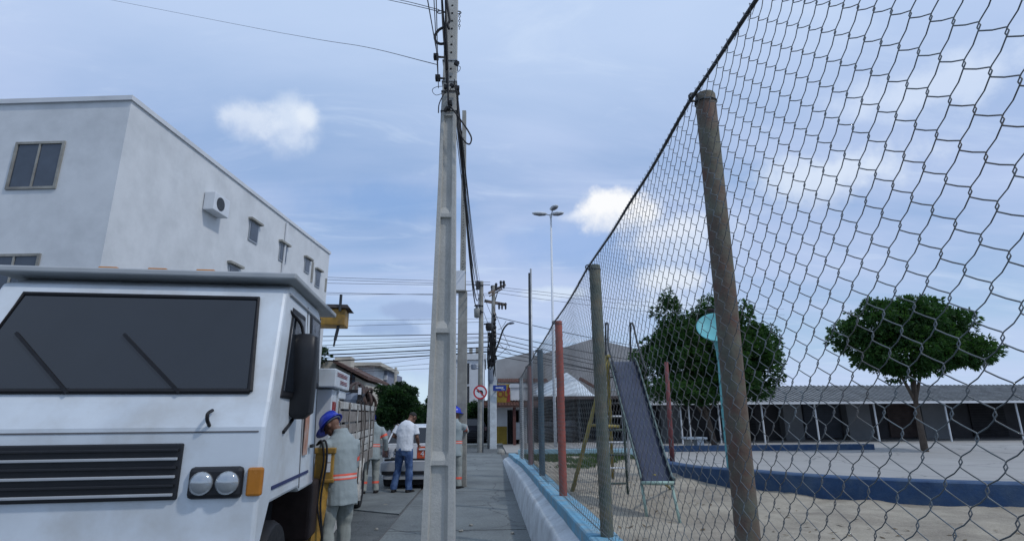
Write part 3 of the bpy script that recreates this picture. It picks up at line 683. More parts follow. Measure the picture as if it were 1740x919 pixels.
La, Lb = V((tL.x + .0, 10.4, tL.z)), V((tR.x - .02, 10.4, tR.z)); Lfa, Lfb = V((tL.x - .02, 11.1, .33)), V((tR.x, 11.1, .33))
tubes('ladder_rail', lampw, slide, [La, Lfa], r=.036); tubes('ladder_rail', lampw, slide, [Lb, Lfb], r=.03)
for k in range(8): tubes('rung', lampw if k % 2 else darksteel, slide, [La.lerp(Lfa, .1 + k * .11), Lb.lerp(Lfb, .1 + k * .11)], r=.016)
f0, f1 = at(1018, 700, 9.6), at(1059, 700, 9.6)
for x in (f0.x, f1.x): tubes('support_leg', dgreen, slide, [V((x, 9.62, 2.2 if x == f1.x else 2.3)), V((x, 9.6, .33))], r=.02)
for z in (.5, .95, 1.35): tubes('support_bar', dgreen, slide, [V((f0.x, 9.6, z)), V((f1.x, 9.6, z))], r=.016)
# platform
m = MB(); m.b2((tL.x, 10.0, tL.z - .06), (tR.x, 10.5, tL.z - .02)); m.build('platform', darksteel, slide, world=True)

# worn yellow climbing frame beside the slide
yf0 = gp(972, 836, .33); apx = at(1032, 606, 9.75); ycf = thing('climbing_frame', 'worn yellow tubular A frame standing left of the slide', 'play frame', (yf0.x, yf0.y, .35))
tubes('leg', olive, ycf, [yf0, apx], r=.034); tubes('leg', olive, ycf, [V((apx.x + .45, yf0.y + 1.9, .33)), apx], r=.034)
tubes('top_bar', olive, ycf, [apx + V((0, -.1, 0)), apx + V((0, .9, 0))], r=.034)
cb = at(1003, 722, yf0.y + .4); tubes('crossbar', olive, ycf, [cb, at(1052, 724, yf0.y + .9)], r=.028)

# red leaning post, blue wall, far low wall
rp = gp(1143, 792, .35); rt_ = at(1132, 615, rp.y)
rpo = thing('red_post', 'leaning dull red post standing by the dark blue wall', 'post', rp)
m = MB(); m.tube([(0, 0, -.1), (rt_ - rp).lerp(V((0, 0, 0)), .5), rt_ - rp], [.062, .058, .05], 10); m.build('shaft', mat('dull_red', (.17, .055, .055), .8, .2, 6), rpo, smooth=True)
bw = thing('blue_wall', 'low dark blue wall curving along the edge of the sand', 'wall', (4.4, 8, .35))
path = catm([(18, 6.9, 0), (12, 7.1, 0), (8, 7.6, 0), (5.9, 8.5, 0), (4.75, 9.7, 0), (4.3, 11, 0), (4.3, 12.7, 0), (4.62, 14.6, 0), (5.1, 16.2, 0)], 8); m = MB()
for k, p in enumerate(path):
    t = (path[min(k + 1, len(path) - 1)] - path[max(0, k - 1)]).normalized(); s_ = V((t.y, -t.x, 0)) * .16; h = .66 - max(0, p.y - 10) * .045
    m.v += [tuple(p - s_ + V((0, 0, .05))), tuple(p - s_ + V((0, 0, h - .02))), tuple(p - s_ * .85 + V((0, 0, h))), tuple(p + s_ * .85 + V((0, 0, h))), tuple(p + s_ + V((0, 0, h - .02))), tuple(p + s_ + V((0, 0, .05)))]
    if k: a = (k - 1) * 6; m.f += [(a + i, a + (i + 1) % 6, a + 6 + (i + 1) % 6, a + 6 + i) for i in range(6)]
m.f += [tuple(range(6)), tuple(range(len(m.v) - 6, len(m.v)))]
smooth_angle(m.build('masonry', bluew, bw, world=True), 30)
fw_ = thing('pale_blue_kerb_wall', 'very low pale blue wall closing the far end of the sand', 'wall', (3, 18.5, 0))
m = MB(); m.b2((1.06, 18.42, 0), (5.3, 18.62, .52)); m.build('masonry', cyanw, fw_, world=True, bevel=.01)
m = MB(); m.b2((6.4, 22.9, .05), (16., 23.2, .34)); o = m.build('kerb_wall', bluew, bevel=.01); tag(o, 'low blue kerb wall across the square behind the concrete table', 'kerb')
# concrete picnic table
tb = gp(1181, 765, .12); tbl = thing('concrete_table', 'pale concrete table on a block foot under the tree', 'table', tb)
tz = at(1181, 742, tb.y).z - tb.z; wv = (at(1199, 742, tb.y).x - at(1164, 742, tb.y).x) / 2
m = MB(); m.b2((-wv, -.35, tz - .08), (wv, .35, tz)); m.build('table_top', whitewash, tbl, bevel=.01)
m = MB(); m.b2((wv * .1, -.22, 0), (wv * .75, .22, tz - .08)); m.build('foot', whitewash, tbl, bevel=.01)
m = MB(); m.b2((-wv * .75, -.2, 0), (-wv * .4, .2, tz - .08)); m.build('foot', concold, tbl, bevel=.01)
# teal funnel-topped post
tc_ = at(1218, 556, 11.2); tpz = thing('teal_play_shower', 'teal post widening to a tilted dish at its top', 'play shower', (tc_.x + .08, tc_.y, .12))
m = MB(); MT = V((-.28, -.80, .62)).to_track_quat('Z', 'Y').to_matrix(); c0 = tc_ - tpz.location
m.lathe([(.12, -.19), (.22, -.14), (.34, -.07), (.40, .0), (.412, .02), (.40, .026), (.36, .0), (.12, -.06), (.01, -.066)], 28, c0, MT); m.build('dish', teal, tpz, smooth=True)
m = MB(); m.tube(catm([(.04, .1, -.1), (.04, .1, c0.z * .6), c0 + V((.14, .1, -.45)), c0 + V((.08, .08, -.12)), c0 + V((.02, .06, -.05))], 4), [.15, .15, .15, .15, .14, .14, .14, .15, .16, .17, .17, .17, .17, .16, .15, .13, .1][:17], 16); m.build('post', teal, tpz, smooth=True)

# ------------------------------------------------------------------ trees
def tree(name, label, base, lobes, lm, nleaf, ls, group=None, lean=(0, 0), tr=.14, seed=1, spiky=.0):
    rd = random.Random(seed); t = thing(name, label, 'tree', base, 0, group); base = V(base)
    top = V((lean[0], lean[1], lobes[0][0][2] * .75)); m = MB()
    m.tube(catm([V((0, 0, -.1)), V((lean[0] * .3, lean[1] * .3, top.z * .35)), V((lean[0] * .7, lean[1] * .7, top.z * .7)), top], 4), [tr * (1 - .055 * i) for i in range(13)], 9)
    for c, r_ in lobes:
        c = V(c); a = V((lean[0] * .6, lean[1] * .6, top.z * rd.uniform(.45, .75))); m.tube(catm([a, a.lerp(c, .5) + V((0, 0, .1)), c], 3), [tr * .5, tr * .45, tr * .4, tr * .32, tr * .25, tr * .18, tr * .1], 6)
    m.build('trunk', barkm, t, smooth=True)
    sub = []
    for c, r_ in lobes:
        for _ in range(7):
            d = V((rd.gauss(0, 1), rd.gauss(0, 1), rd.gauss(.25, .8))).normalized(); q = rd.uniform(.26, .5); sub.append((V(c) + V((d.x * r_[0], d.y * r_[1], d.z * r_[2])) * .85, tuple(x * q for x in r_)))
    lobes = [(c, tuple(x * .78 for x in r_)) for c, r_ in lobes] + sub
    g = MB(); g2 = MB(); main = g; tot = sum(r_[0] * r_[1] * r_[2] for _, r_ in lobes)
    for c, r_ in lobes:
        c = V(c); k = int(nleaf * r_[0] * r_[1] * r_[2] / tot / 9)
        for _ in range(k):
            d = V((rd.gauss(0, 1), rd.gauss(0, 1), rd.gauss(0, 1))).normalized(); rad = (.35 + .65 * rd.random() ** .5) * (1 + .30 * noise.noise(d * 2.3 + c * 3)) * rd.uniform(.85, 1.08)
            p = c + V((d.x * r_[0], d.y * r_[1], d.z * r_[2])) * rad
            out_ = (d + V((0, 0, .35 + spiky)) + V((rd.uniform(-.5, .5), rd.uniform(-.5, .5), rd.uniform(-.4, .4)))).normalized()
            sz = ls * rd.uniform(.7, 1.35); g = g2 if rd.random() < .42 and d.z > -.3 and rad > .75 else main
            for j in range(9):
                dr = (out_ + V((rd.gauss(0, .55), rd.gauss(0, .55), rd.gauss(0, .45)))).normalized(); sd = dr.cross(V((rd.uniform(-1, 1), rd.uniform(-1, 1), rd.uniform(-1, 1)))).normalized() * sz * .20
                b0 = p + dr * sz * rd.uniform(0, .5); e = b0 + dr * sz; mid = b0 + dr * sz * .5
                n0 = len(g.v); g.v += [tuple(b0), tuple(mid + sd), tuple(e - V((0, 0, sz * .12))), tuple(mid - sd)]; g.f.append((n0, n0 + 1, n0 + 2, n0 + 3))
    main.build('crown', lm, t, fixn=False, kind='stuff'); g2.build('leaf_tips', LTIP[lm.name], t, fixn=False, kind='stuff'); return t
TB = gp(1217, 764, .12)
def lob(x, y, Y, rx, rz, b, ry=None): p = at(x, y, Y) - V(b); k = Y / F * 1.05; return (tuple(p), (rx * k, (ry or rx) * k, rz * k))
b = V((TB.x, TB.y, .1)); Yt = TB.y
tree('broadleaf_tree', 'large dark green tree with a pointed top beyond the slide', b, [lob(1175, 610, Yt, 72, 50, b, 60), lob(1137, 540, Yt, 26, 38, b), lob(1108, 625, Yt, 34, 36, b), lob(1215, 600, Yt - .5, 52, 46, b), lob(1150, 580, Yt, 46, 40, b), lob(1262, 620, Yt, 50, 55, b), lob(1120, 590, Yt + .6, 28, 30, b), lob(1195, 560, Yt + .5, 28, 30, b), lob(1160, 655, Yt - .4, 60, 24, b), lob(1235, 648, Yt - .6, 66, 34, b), lob(1225, 545, Yt, 44, 38, b), lob(1290, 585, Yt, 44, 44, b), lob(1185, 672, Yt - .3, 70, 18, b)], lgreen, 150000, .125, lean=(-.5, .2), seed=5, spiky=.5)
b = V((at(690, 740, 25).x, 25, 0))
tree('street_tree', 'dark green bushy tree behind the man in the white shirt', b, [lob(672, 690, 25, 34, 30, b), lob(690, 672, 25, 18, 18, b), lob(655, 705, 24.5, 22, 24, b), lob(700, 710, 24.5, 22, 22, b), lob(660, 672, 25.4, 20, 17, b)], lgreen2, 60000, .10, seed=8)
b = V((at(722, 750, 27).x, 27, 0))
tree('street_tree', 'smaller dark tree between the bushy tree and the near pole', b, [lob(722, 712, 27, 26, 24, b), lob(740, 705, 27, 24, 22, b), lob(708, 722, 27, 18, 16, b)], lgreen2, 34000, .11, seed=9)
b = V((at(806, 752, 36).x, 36, 0))
tree('street_tree', 'dark rounded tree beyond the corner in front of the white building', b, [lob(803, 708, 36, 18, 20, b), lob(826, 712, 36, 16, 24, b), lob(788, 705, 36, 20, 18, b)], lgreen2, 22000, .16, seed=10)
b = V((17., 21.5, .1))
tree('broadleaf_tree', 'spreading mid green tree standing free on the square in front of the arcade', b, [((0, 0, 3.9), (2.6, 2.2, 1.3)), ((-1.2, 0, 4.8), (1.4, 1.3, 1.0)), ((1.4, .3, 4.6), (1.5, 1.4, 1.1)), ((.1, -.4, 5.4), (1.2, 1.2, .8))], lgreen, 80000, .14, seed=12)
b = V((-11.5, 33, 0))
tree('street_tree', 'tall dark street tree beside the cream house', b, [((0, 0, 4.0), (1.8, 1.6, 1.4)), ((-.9, 0, 5.), (1.2, 1.1, .9)), ((.8, .1, 4.9), (1.1, 1., .9))], lgreen2, 14000, .24, seed=13)

# ------------------------------------------------------------------ buildings
def P2(x, y, Y): p = at(x, y, Y); return p.x, p.z
def window(par, x0, x1, z0, z1, yf, fm=whiter, gm=glassb, bars=1, cross=0):
    """recessed-looking window on a front face at y=yf (local, facing -y)"""
    w = MB(); t = .06
    for a, b in (((x0, z0), (x1, z0 + t)), ((x0, z1 - t), (x1, z1)), ((x0, z0 + t), (x0 + t, z1 - t)), ((x1 - t, z0 + t), (x1, z1 - t))): w.b2((a[0], yf - .04, a[1]), (b[0], yf + .02, b[1]))
    for k in range(bars): xm = x0 + (x1 - x0) * (k + 1) / (bars + 1); w.b2((xm - .02, yf - .035, z0 + t), (xm + .02, yf + .02, z1 - t))
    o = w.build('window', fm, par)
    g_ = MB(); g_.b2((x0 + .01, yf - .012, z0 + .01), (x1 - .01, yf + .015, z1 - .01)); g_.build('pane', gm, o); return o
# tall beige block on the left
k0 = at(560, 432, 25.); ang = R(-5.1); tb_ = thing('apartment_block', 'tall plain beige block with a few small windows beyond the truck', 'building', (k0.x, k0.y, 0), ang)
h = k0.z; m = MB(); m.b2((-9, -13, 0), (0, 0, h)); m.build('wall', beige, tb_)
m = MB(); m.b2((-9.06, -13.06, h), (-8.8, .06, h + .12)); m.b2((-.2, -13.06, h), (.05, .06, h + .12)); m.b2((-8.8, -.2, h), (-.2, .06, h + .12)); m.b2((-8.8, -13.06, h), (-.2, -12.8, h + .12)); m.build('parapet', whiter, tb_)
nrm = V((math.cos(ang), math.sin(ang), 0)); inv = Matrix.Rotation(-ang, 3, 'Z')
for (x, yy, w_, h_) in ((521, 452, .5, .6), (539, 474, .5, .75), (530, 462, .16, .9), (553, 484, .14, .6), (480, 430, .6, .7), (430, 395, .6, .7), (470, 330 + 170, .6, .7), (395, 470, .6, .7)):
    p = inv @ (hit(x, yy, k0, nrm) - V((k0.x, k0.y, 0)))
    s = MB(); s.b2((-.02, p.y - w_ / 2, p.z - h_ / 2), (.035, p.y + w_ / 2, p.z + h_ / 2)); fr = s.build('window', steel if w_ > .3 else concold, tb_)
    if w_ > .3:
        s = MB(); s.b2((-.02, p.y - w_ / 2 + .06, p.z - h_ / 2 + .06), (.045, p.y + w_ / 2 - .06, p.z + h_ / 2 - .06)); s.build('pane', glassb, fr)
        s = MB(); s.b2((0, p.y - w_ / 2 - .1, p.z + h_ / 2), (.14, p.y + w_ / 2 + .1, p.z + h_ / 2 + .07)); s.build('sill', concold, fr)
for r_ in range(3):
    for c in range(3): window(tb_, -7.8 + c * 2.6, -6.6 + c * 2.6, 1.2 + r_ * 2.75, 2.4 + r_ * 2.75, -13.0, concold, glassb, 1)
m = MB(); m.tube([(.05, -4.6, .1), (.05, -4.6, h - .1)], .05, 8); m.build('drainpipe', whiter, tb_)
for yy, zz_ in ((-6.5, 5.0), (-9.4, 7.4)):
    m = MB(); m.b2((.02, yy - .4, zz_), (.34, yy + .4, zz_ + .55)); ac = m.build('air_conditioner', lampw, tb_, bevel=.02); m = MB(); m.lathe([(.2, .0), (.2, .012)], 16, (.34, yy - .08, zz_ + .27), Matrix.Rotation(R(90), 3, 'Y')); m.build('fan_grille', darksteel, ac)
# cream house with sloping brown roof
Yh = 34.; hx0, _ = P2(556, 650, Yh); hx1, hz1 = P2(612, 618, Yh)
ch = thing('cream_house', 'cream house with sloping brown roof and arched window behind the truck', 'house', (hx0, Yh, 0))
def lh(x, y): q = P2(x, y, Yh); return q[0] - hx0, q[1]
e0, e1 = lh(572, 620), lh(622, 646); m = MB(); m.prism([(-5, 0), (e1[0], 0), (e1[0], e1[1] - .1), (e0[0], e0[1] - .05), (lh(573, 612)[0], lh(573, 612)[1]), (-5, lh(573, 612)[1] + .3)], 0, 7, 'y'); m.build('wall', cream, ch)
m = MB(); a, b_ = V((e0[0] - .1, -.5, e0[1] + .12)), V((e1[0] + .2, -.5, e1[1])); m.add([a, b_, b_ + V((0, 7.6, 0)), a + V((0, 7.6, 0)), a + V((0, 0, .18)), b_ + V((0, 0, .18)), b_ + V((0, 7.6, .18)), a + V((0, 7.6, .18))], [(0, 3, 2, 1), (4, 5, 6, 7), (0, 1, 5, 4), (1, 2, 6, 5), (2, 3, 7, 6), (3, 0, 4, 7)]); m.build('roof', brownr, ch)
w0, w1 = lh(590, 652), lh(604, 637); m = MB(); cx_ = (w0[0] + w1[0]) / 2; wr = (w1[0] - w0[0]) / 2
m.prism([(w0[0], w0[1]), (w1[0], w0[1])] + [(cx_ + wr * math.cos(t), w1[1] - .15 + wr * .9 * math.sin(t)) for t in [k * math.pi / 10 for k in range(11)]], -.03, .05, 'y'); aw = m.build('window', glassb, ch)
m = MB(); m.b2((cx_ - .03, -.06, w0[1]), (cx_ + .03, -.03, w1[1] + .4)); m.b2((w0[0], -.06, (w0[1] + w1[1]) / 2), (w1[0], -.032, (w0[1] + w1[1]) / 2 + .06)); m.build('mullion', brownr, aw)
a, b_ = lh(575, 646), lh(583, 638); window(ch, a[0], b_[0], a[1], b_[1], 0, cream)
m = MB(); q = lh(575, 613); m.b2((q[0] - .5, 1, q[1] - .4), (q[0] + .5, 2, q[1] + .35)); m.build('water_tank_box', cream, ch)
# lower sloped wall near the truck
a = lh(548, 628); b_ = lh(572, 650); m = MB(); m.add([(a[0], -3, a[1]), (b_[0], -3, b_[1]), (b_[0], -1, b_[1]), (a[0], -1, a[1]), (a[0], -3, a[1] - .3), (b_[0], -3, b_[1] - .3), (b_[0], -1, b_[1] - .3), (a[0], -1, a[1] - .3)], [(0, 1, 2, 3), (4, 7, 6, 5), (0, 4, 5, 1), (1, 5, 6, 2), (2, 6, 7, 3), (3, 7, 4, 0)]); m.build('lean_to_roof', mat('grey_roof', (.13, .13, .13), .9), ch)
m = MB(); m.b2((a[0], -2.9, 0), (b_[0] - .1, -1.1, b_[1] - .32)); m.build('lean_to_wall', whiter, ch)
# beige flat-roofed house
Yb = 40.; bx0, bz = P2(597, 622, Yb); bx1, _ = P2(636, 622, Yb); bh = thing('flat_roofed_house', 'beige flat roofed house with barred window next to the cream house', 'house', (bx0, Yb, 0))
w_ = bx1 - bx0; m = MB(); m.b2((0, 0, 0), (w_, 8, bz)); m.build('wall', beige, bh); q = P2(648, 627, Yb)
m = MB(); m.b2((-.2, -.4, bz), (q[0] - bx0, 8.2, bz + .25)); m.build('roof', cream, bh)
a, b_ = P2(610, 648, Yb), P2(617, 634, Yb); wn_ = window(bh, a[0] - bx0, b_[0] - bx0, a[1], b_[1], 0, brownr, glassb, 2)
a, b_ = P2(624, 654, Yb), P2(630, 642, Yb); window(bh, a[0] - bx0, b_[0] - bx0, a[1], b_[1], 0, whiter)
# modern grey house
Ym = 44.; mx0, mz = P2(635, 629, Ym); mx1, _ = P2(658, 629, Ym); mh = thing('modern_house', 'modern slate grey house with white floor slab and balcony', 'house', (mx0, Ym, 0)); w_ = mx1 - mx0
m = MB(); m.b2((0, 1.2, 0), (w_ * .55, 8, mz - .2)); m.build('wall', mat('slate_wall', (.085, .095, .125), .8, .1, 1), mh)
m = MB(); m.b2((w_ * .55, 0, 0), (w_, 8, mz)); m.build('stair_tower', mat('slate_pale', (.23, .25, .31), .8, .1, 1), mh)
zs = P2(640, 641, Ym)[1]; m = MB(); m.b2((-.1, -.3, zs - .2), (w_ + .05, -.01, zs + .15)); m.b2((-.1, -.01, zs - .2), (w_ * .55 - .01, 1.19, zs + .15)); m.build('floor_slab', whiter, mh)
zb = P2(640, 652, Ym)[1]
for k in range(4): m = MB(); m.b2((0, -.1, zb - .5 + k * .3), (w_ * .54, -.02, zb - .4 + k * .3)); m.build('balcony_rail', whiter, mh)
m = MB(); m.b2((.3, 1.1, zs - 1.9), (w_ * .5, 1.22, zs - .3)); m.build('window', glassd, mh)
m = MB(); m.b2((.3, 1.1, zs + .3), (w_ * .5, 1.22, mz - .5)); m.build('window', glassd, mh)
# thin far pole
fpz = at(672, 640, 42); o = MB().tube([(0, 0, 0), (0, 0, fpz.z + .7)], [.16, .1], 8).build('utility_post', concold, smooth=True); o.location = (fpz.x, 42, 0); tag(o, 'thin bare grey post rising above the dark tree', 'post')
# white building beyond the corner
Yw = 40.; wx0, wz = P2(772, 604, Yw); wx1, _ = P2(824, 604, Yw); wb = thing('white_building', 'white two storey building behind the corner poles', 'building', (wx0, Yw, 0)); w_ = wx1 - wx0
m = MB(); m.b2((0, 0, 0), (w_, 9, wz)); m.build('wall', whiter, wb)
m = MB(); m.b2((-.1, -.12, wz - .3), (w_ + .1, 9, wz + .12)); m.build('cornice', beige, wb)
for za, zb_ in ((652, 617), (685, 656)):
    a, b_ = P2(790, za, Yw), P2(797.5, zb_, Yw); window(wb, a[0] - wx0, b_[0] - wx0, a[1], b_[1], 0, darki, glassd, 0)
for i, x in enumerate((800, 811)):
    q = P2(x, 604, Yw); m = MB(); m.b2((q[0] - wx0 - .12, .1, wz + .121), (q[0] - wx0 + .12, .35, wz + .6)); m.build('roof_stub', concold, wb)
# wall under the dark tree
m = MB(); a = P2(770, 735, 38.5); b_ = P2(846, 735, 38.5); m.b2((a[0], 38.4, 0), (b_[0], 38.7, 1.6)); o = m.build('boundary_wall', mat('dark_boundary_wall', (.08, .08, .085), .9, .3, 1), None); tag(o, 'dark boundary wall below the rounded tree at the corner', 'wall')  # one dark base tone, varied at random by noise

# yellow corner shop
Ys = 31.4; sx0, _ = P2(829, 700, Ys); sx1, sz = P2(884, 655, Ys); shop = thing('corner_shop', 'corner shop with yellow signboard, clay tiled awning and yellow dado', 'shop', (sx0, Ys, 0)); w_ = sx1 - sx0
def ls(x, y, dy=0.): q = P2(x, y, Ys + dy); return q[0] - sx0, q[1]
tz_ = ls(850, 652)[1]; m = MB(); m.b2((0, 0, 0), (ls(862, 700)[0], 6, tz_)); m.b2((ls(884, 700)[0] - .05, 0, 0), (w_ + .35, 6, tz_)); m.b2((ls(862, 700)[0], 0, ls(860, 696)[1]), (ls(884, 700)[0] - .05, 6, tz_)); m.b2((ls(862, 700)[0], 2.5, 0), (ls(884, 0)[0], 6, ls(860, 697)[1])); m.build('wall', whiter, shop)
dz = ls(855, 724)[1]; m = MB(); m.b2((-.02, -.012, .0), (ls(861.5, 700)[0], -.001, dz)); m.build('dado', yellw, shop)
m = MB(); q0, q1 = ls(829, 684), ls(866, 653); m.b2((q0[0], -.62, q0[1]), (q1[0], -.5, q1[1])); sb_ = m.build('signboard', yellw, shop, bevel=.01)
m = MB(); vs, fs = text_mb('IOU', .5, .008); c = ls(853.5, 669.5, -.6); m.add([(v.x * .85 + c[0], -.632 - v.z, v.y + c[1]) for v in vs], fs); m.build('lettering', redp, sb_)
m = MB(); c = ls(864, 668, -.6); m.prism([(c[0] - .12, c[1] - .45), (c[0] + .08, c[1] - .45), (c[0] + .1, c[1] - .1), (c[0] + .02, c[1]), (c[0] + .1, c[1] + .15), (c[0], c[1] + .4), (c[0] - .1, c[1] + .1), (c[0] - .03, c[1] - .1)], -.63, -.622, 'y'); m.build('emblem', redp, sb_)
m = MB(); q0, q1 = ls(867.5, 680), ls(884, 659); m.b2((q0[0], -.6, q0[1]), (w_ + .6, -.45, q1[1])); m.b2((q0[0] - .1, -.66, q1[1]), (w_ + .7, -.40, q1[1] + .15)); m.build('white_panel', whiter, shop)
za, zb_ = ls(850, 682)[1], ls(850, 690, -1.4)[1]; aw_ = MB(); aw_.add([(-.4, -1.4, zb_), (w_ + 1.2, -1.4, zb_), (w_ + 1.2, 0, za), (-.4, 0, za), (-.4, -1.4, zb_ - .06), (w_ + 1.2, -1.4, zb_ - .06), (w_ + 1.2, 0, za - .06), (-.4, 0, za - .06)], [(0, 1, 2, 3), (4, 7, 6, 5), (0, 4, 5, 1), (1, 5, 6, 2), (2, 6, 7, 3), (3, 7, 4, 0)]); awn = aw_.build('awning', brownr, shop)
def tiles(par, x0, x1, ya, za, yb, zb, nrow=6, pitch=.2):
    t = MB(); n = int((x1 - x0) / pitch)
    for i in range(n):
        x = x0 + (i + .5) * pitch
        for k in range(nrow):
            f0, f1 = k / nrow, (k + 1.15) / nrow; a = V((x, ya + (yb - ya) * f0, za + (zb - za) * f0 + .045)); b = V((x, ya + (yb - ya) * f1, za + (zb - za) * f1 + .025)); r_ = pitch * .5; a.x += random.uniform(-.01, .01)
            ring = []
            for p, rr_ in ((a, r_), (b, r_ * .8)): ring += [p + V((rr_ * math.cos(q), 0, rr_ * .7 * math.sin(q))) for q in (0, .8, 1.57, 2.34, 3.14)]
            t.add(ring, [(j, j + 1, j + 6, j + 5) for j in range(4)] + [(0, 1, 2, 3, 4)])
    return t.build('roof_tile', tilem, par, kind='stuff', fixn=False)
tiles(awn, -.4, w_ + 1.2, -1.4, zb_, 0, za, 7, .16)
q = ls(874, 700); m = MB(); m.b2((q[0] - .14, -1.2, 0), (q[0] + .02, -1.05, zb_ - .02)); m.build('awning_pillar', mat('dark_red_pillar', (.10, .04, .035), .8), shop)
m = MB(); q0, q1 = ls(862, 755), ls(871, 697); m.b2((q0[0], .3, 0), (q1[0], .36, q1[1])); m.build('door', darki, shop)
m = MB(); m.b2((ls(872, 0)[0], 1.6, 0), (ls(884, 0)[0] - .06, 1.7, ls(860, 698)[1])); m.build('back_wall', darki, shop)
s = MB(); q = ls(879, 735); s.b2((q[0] - .25, -.4, .3), (q[0] + .2, -.1, 1.2)); s.build('crate_stack', steel, shop)
# clay ridge strip behind the sign, big grey gabled building
Yg = 40.; gx0, gz0 = P2(842, 612, Yg); gb = thing('grey_gabled_building', 'huge bare grey building with two shallow gables behind the shops', 'building', (gx0, Yg, 0))
def lg(x, y, dy=0): q = P2(x, y, Yg + dy); return q[0] - gx0, q[1]
m = MB(); m.prism([(0, 0), (lg(908, 700)[0], 0), lg(908, 597), lg(880, 603), (0, gz0)], 0, 14, 'y'); m.build('wall', greyr, gb)
m = MB(); m.prism([(lg(906, 700, 3)[0], 0), (lg(1100, 700, 3)[0], 0), lg(1100, 604, 3), lg(1078, 592, 3), lg(1008, 575, 3), lg(906, 606, 3)], 3, 16, 'y'); m.build('gable_wall', mat('grey_render_pale', (.36, .355, .35), .95, .12, .5, .15, 8, c2=(.22, .215, .21), patch=.7, pscale=.3), gb)
m = MB(); a = lg(846, 651, -1.5); b_ = lg(884, 645, -1.5); tr_ = m.b2((a[0], -1.5, 0), (b_[0] + 2, -.005, a[1])).build('lean_to', whiter, gb); tiles(tr_, a[0], b_[0] + 2, -1.6, a[1] + .02, -.1, b_[1] + .12, 5, .16)
m = MB(); m.prism([lg(985, 641, -.05), lg(1012, 657, -.05), lg(1012, 661, -.05), lg(983, 645, -.05)], -.5, -.06, 'y'); m.build('roof_flashing', tilem, gb)
# white canopy and dark garage under it
Yc = 32.; cx0, _ = P2(884, 700, Yc); gar = thing('open_garage', 'dark open garage under a white pitched canopy behind the fence', 'garage', (cx0, Yc, 0))
def lc(x, y, dy=0): q = P2(x, y, Yc + dy); return q[0] - cx0, q[1]
xr_ = lc(1095, 700)[0]; ze = lc(950, 678)[1]
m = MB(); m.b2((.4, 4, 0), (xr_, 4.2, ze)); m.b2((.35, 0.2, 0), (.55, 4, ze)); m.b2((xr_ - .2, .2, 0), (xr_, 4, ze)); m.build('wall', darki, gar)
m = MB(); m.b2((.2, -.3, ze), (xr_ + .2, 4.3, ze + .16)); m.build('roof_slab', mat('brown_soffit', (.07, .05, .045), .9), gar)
ap_ = lc(963, 632, 2); l_, r__ = lc(913, 664), lc(1012, 668); m = MB()
zz = ze + .17; rows = 7; m.v = []
for k in range(rows + 1):                        # canvas sagging between ridge and eaves
    for i in range(25):
        f = i / 24; x = l_[0] + (r__[0] - l_[0]) * f; xm = (ap_[0] - l_[0]) / (r__[0] - l_[0]); tri = f / xm if f < xm else (1 - f) / (1 - xm); g_ = k / rows
        top_ = zz + .35 + (ap_[1] - zz - .35) * tri ** .85; m.v.append((x, -.2 + 2.2 * g_, zz + (top_ - zz) * g_ ** .9 - .05 * math.sin(f * 14) * math.sin(g_ * 3.1)))
for k in range(rows):
    for i in range(24): a = k * 25 + i; m.f.append((a, a + 1, a + 26, a + 25))
cn = m.build('canopy', tent, gar, smooth=True, fixn=False); md = cn.modifiers.new('s', 'SOLIDIFY'); md.thickness = .03
for x in (905, 985, 1020, 1060): q = lc(x, 700)[0]; m = MB(); m.tube([(q, .3, 0), (q, .3, ze)], .07, 8); m.build('column', lampw if x > 990 else darksteel, gar)
# arcade
Ya = 30.; ax0, az = P2(1086, 684, Ya); arc = thing('shop_arcade', 'long low arcade with grey eaves and thin white posts across the square', 'arcade', (ax0, Ya, 0)); L_ = 34.
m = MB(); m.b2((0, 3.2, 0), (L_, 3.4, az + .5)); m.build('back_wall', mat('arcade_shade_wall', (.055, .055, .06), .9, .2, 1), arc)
e_ = MB(); e_.add([(-.3, -.6, az), (L_, -.6, az), (L_, 3.4, az + 1.0), (-.3, 3.4, az + 1.0), (-.3, -.6, az - .08), (L_, -.6, az - .08), (L_, 3.4, az + .9), (-.3, 3.4, az + .9)], [(0, 1, 2, 3), (4, 7, 6, 5), (0, 4, 5, 1), (1, 5, 6, 2), (2, 6, 7, 3), (3, 7, 4, 0)]); ro = e_.build('roof', mat('roof_sheet', (.24, .25, .25), .8, .2, 2, c2=(.12, .12, .12), patch=.6), arc)
m = MB(); m.b2((-.3, -.66, az - .13), (L_, -.605, az - .02)); m.build('fascia', whiter, arc)
for i in range(120): 
    m = MB() if i == 0 else m; m.bar((-.2 + i * .28, -.62, az + .03), (-.2 + i * .28, 3.4, az + 1.03), .06, .04)
m.build('roof_rib', MATS['roof_sheet'], ro, kind='stuff')
for x in (1153, 1167, 1217, 1290, 1380, 1480, 1600, 1720): q = P2(x, 700, Ya)[0] - ax0; m = MB(); m.tube([(q, -.3, 0), (q, -.3, az)], .045, 8); m.build('post', lampw, arc)
for x0_, x1_ in ((1128, 1160), (1236, 1275), (1340, 1372), (1450, 1490), (1580, 1620)):
    a, b_ = P2(x0_, 700, Ya + 2)[0] - ax0, P2(x1_, 700, Ya + 2)[0] - ax0; m = MB(); m.b2((a, 2.6, 0), (b_, 3.18, az + .3)); m.build('pier', MATS['concrete_pier'] if 'concrete_pier' in MATS else mat('concrete_pier', (.19, .20, .21), .9, .12, 1), arc)
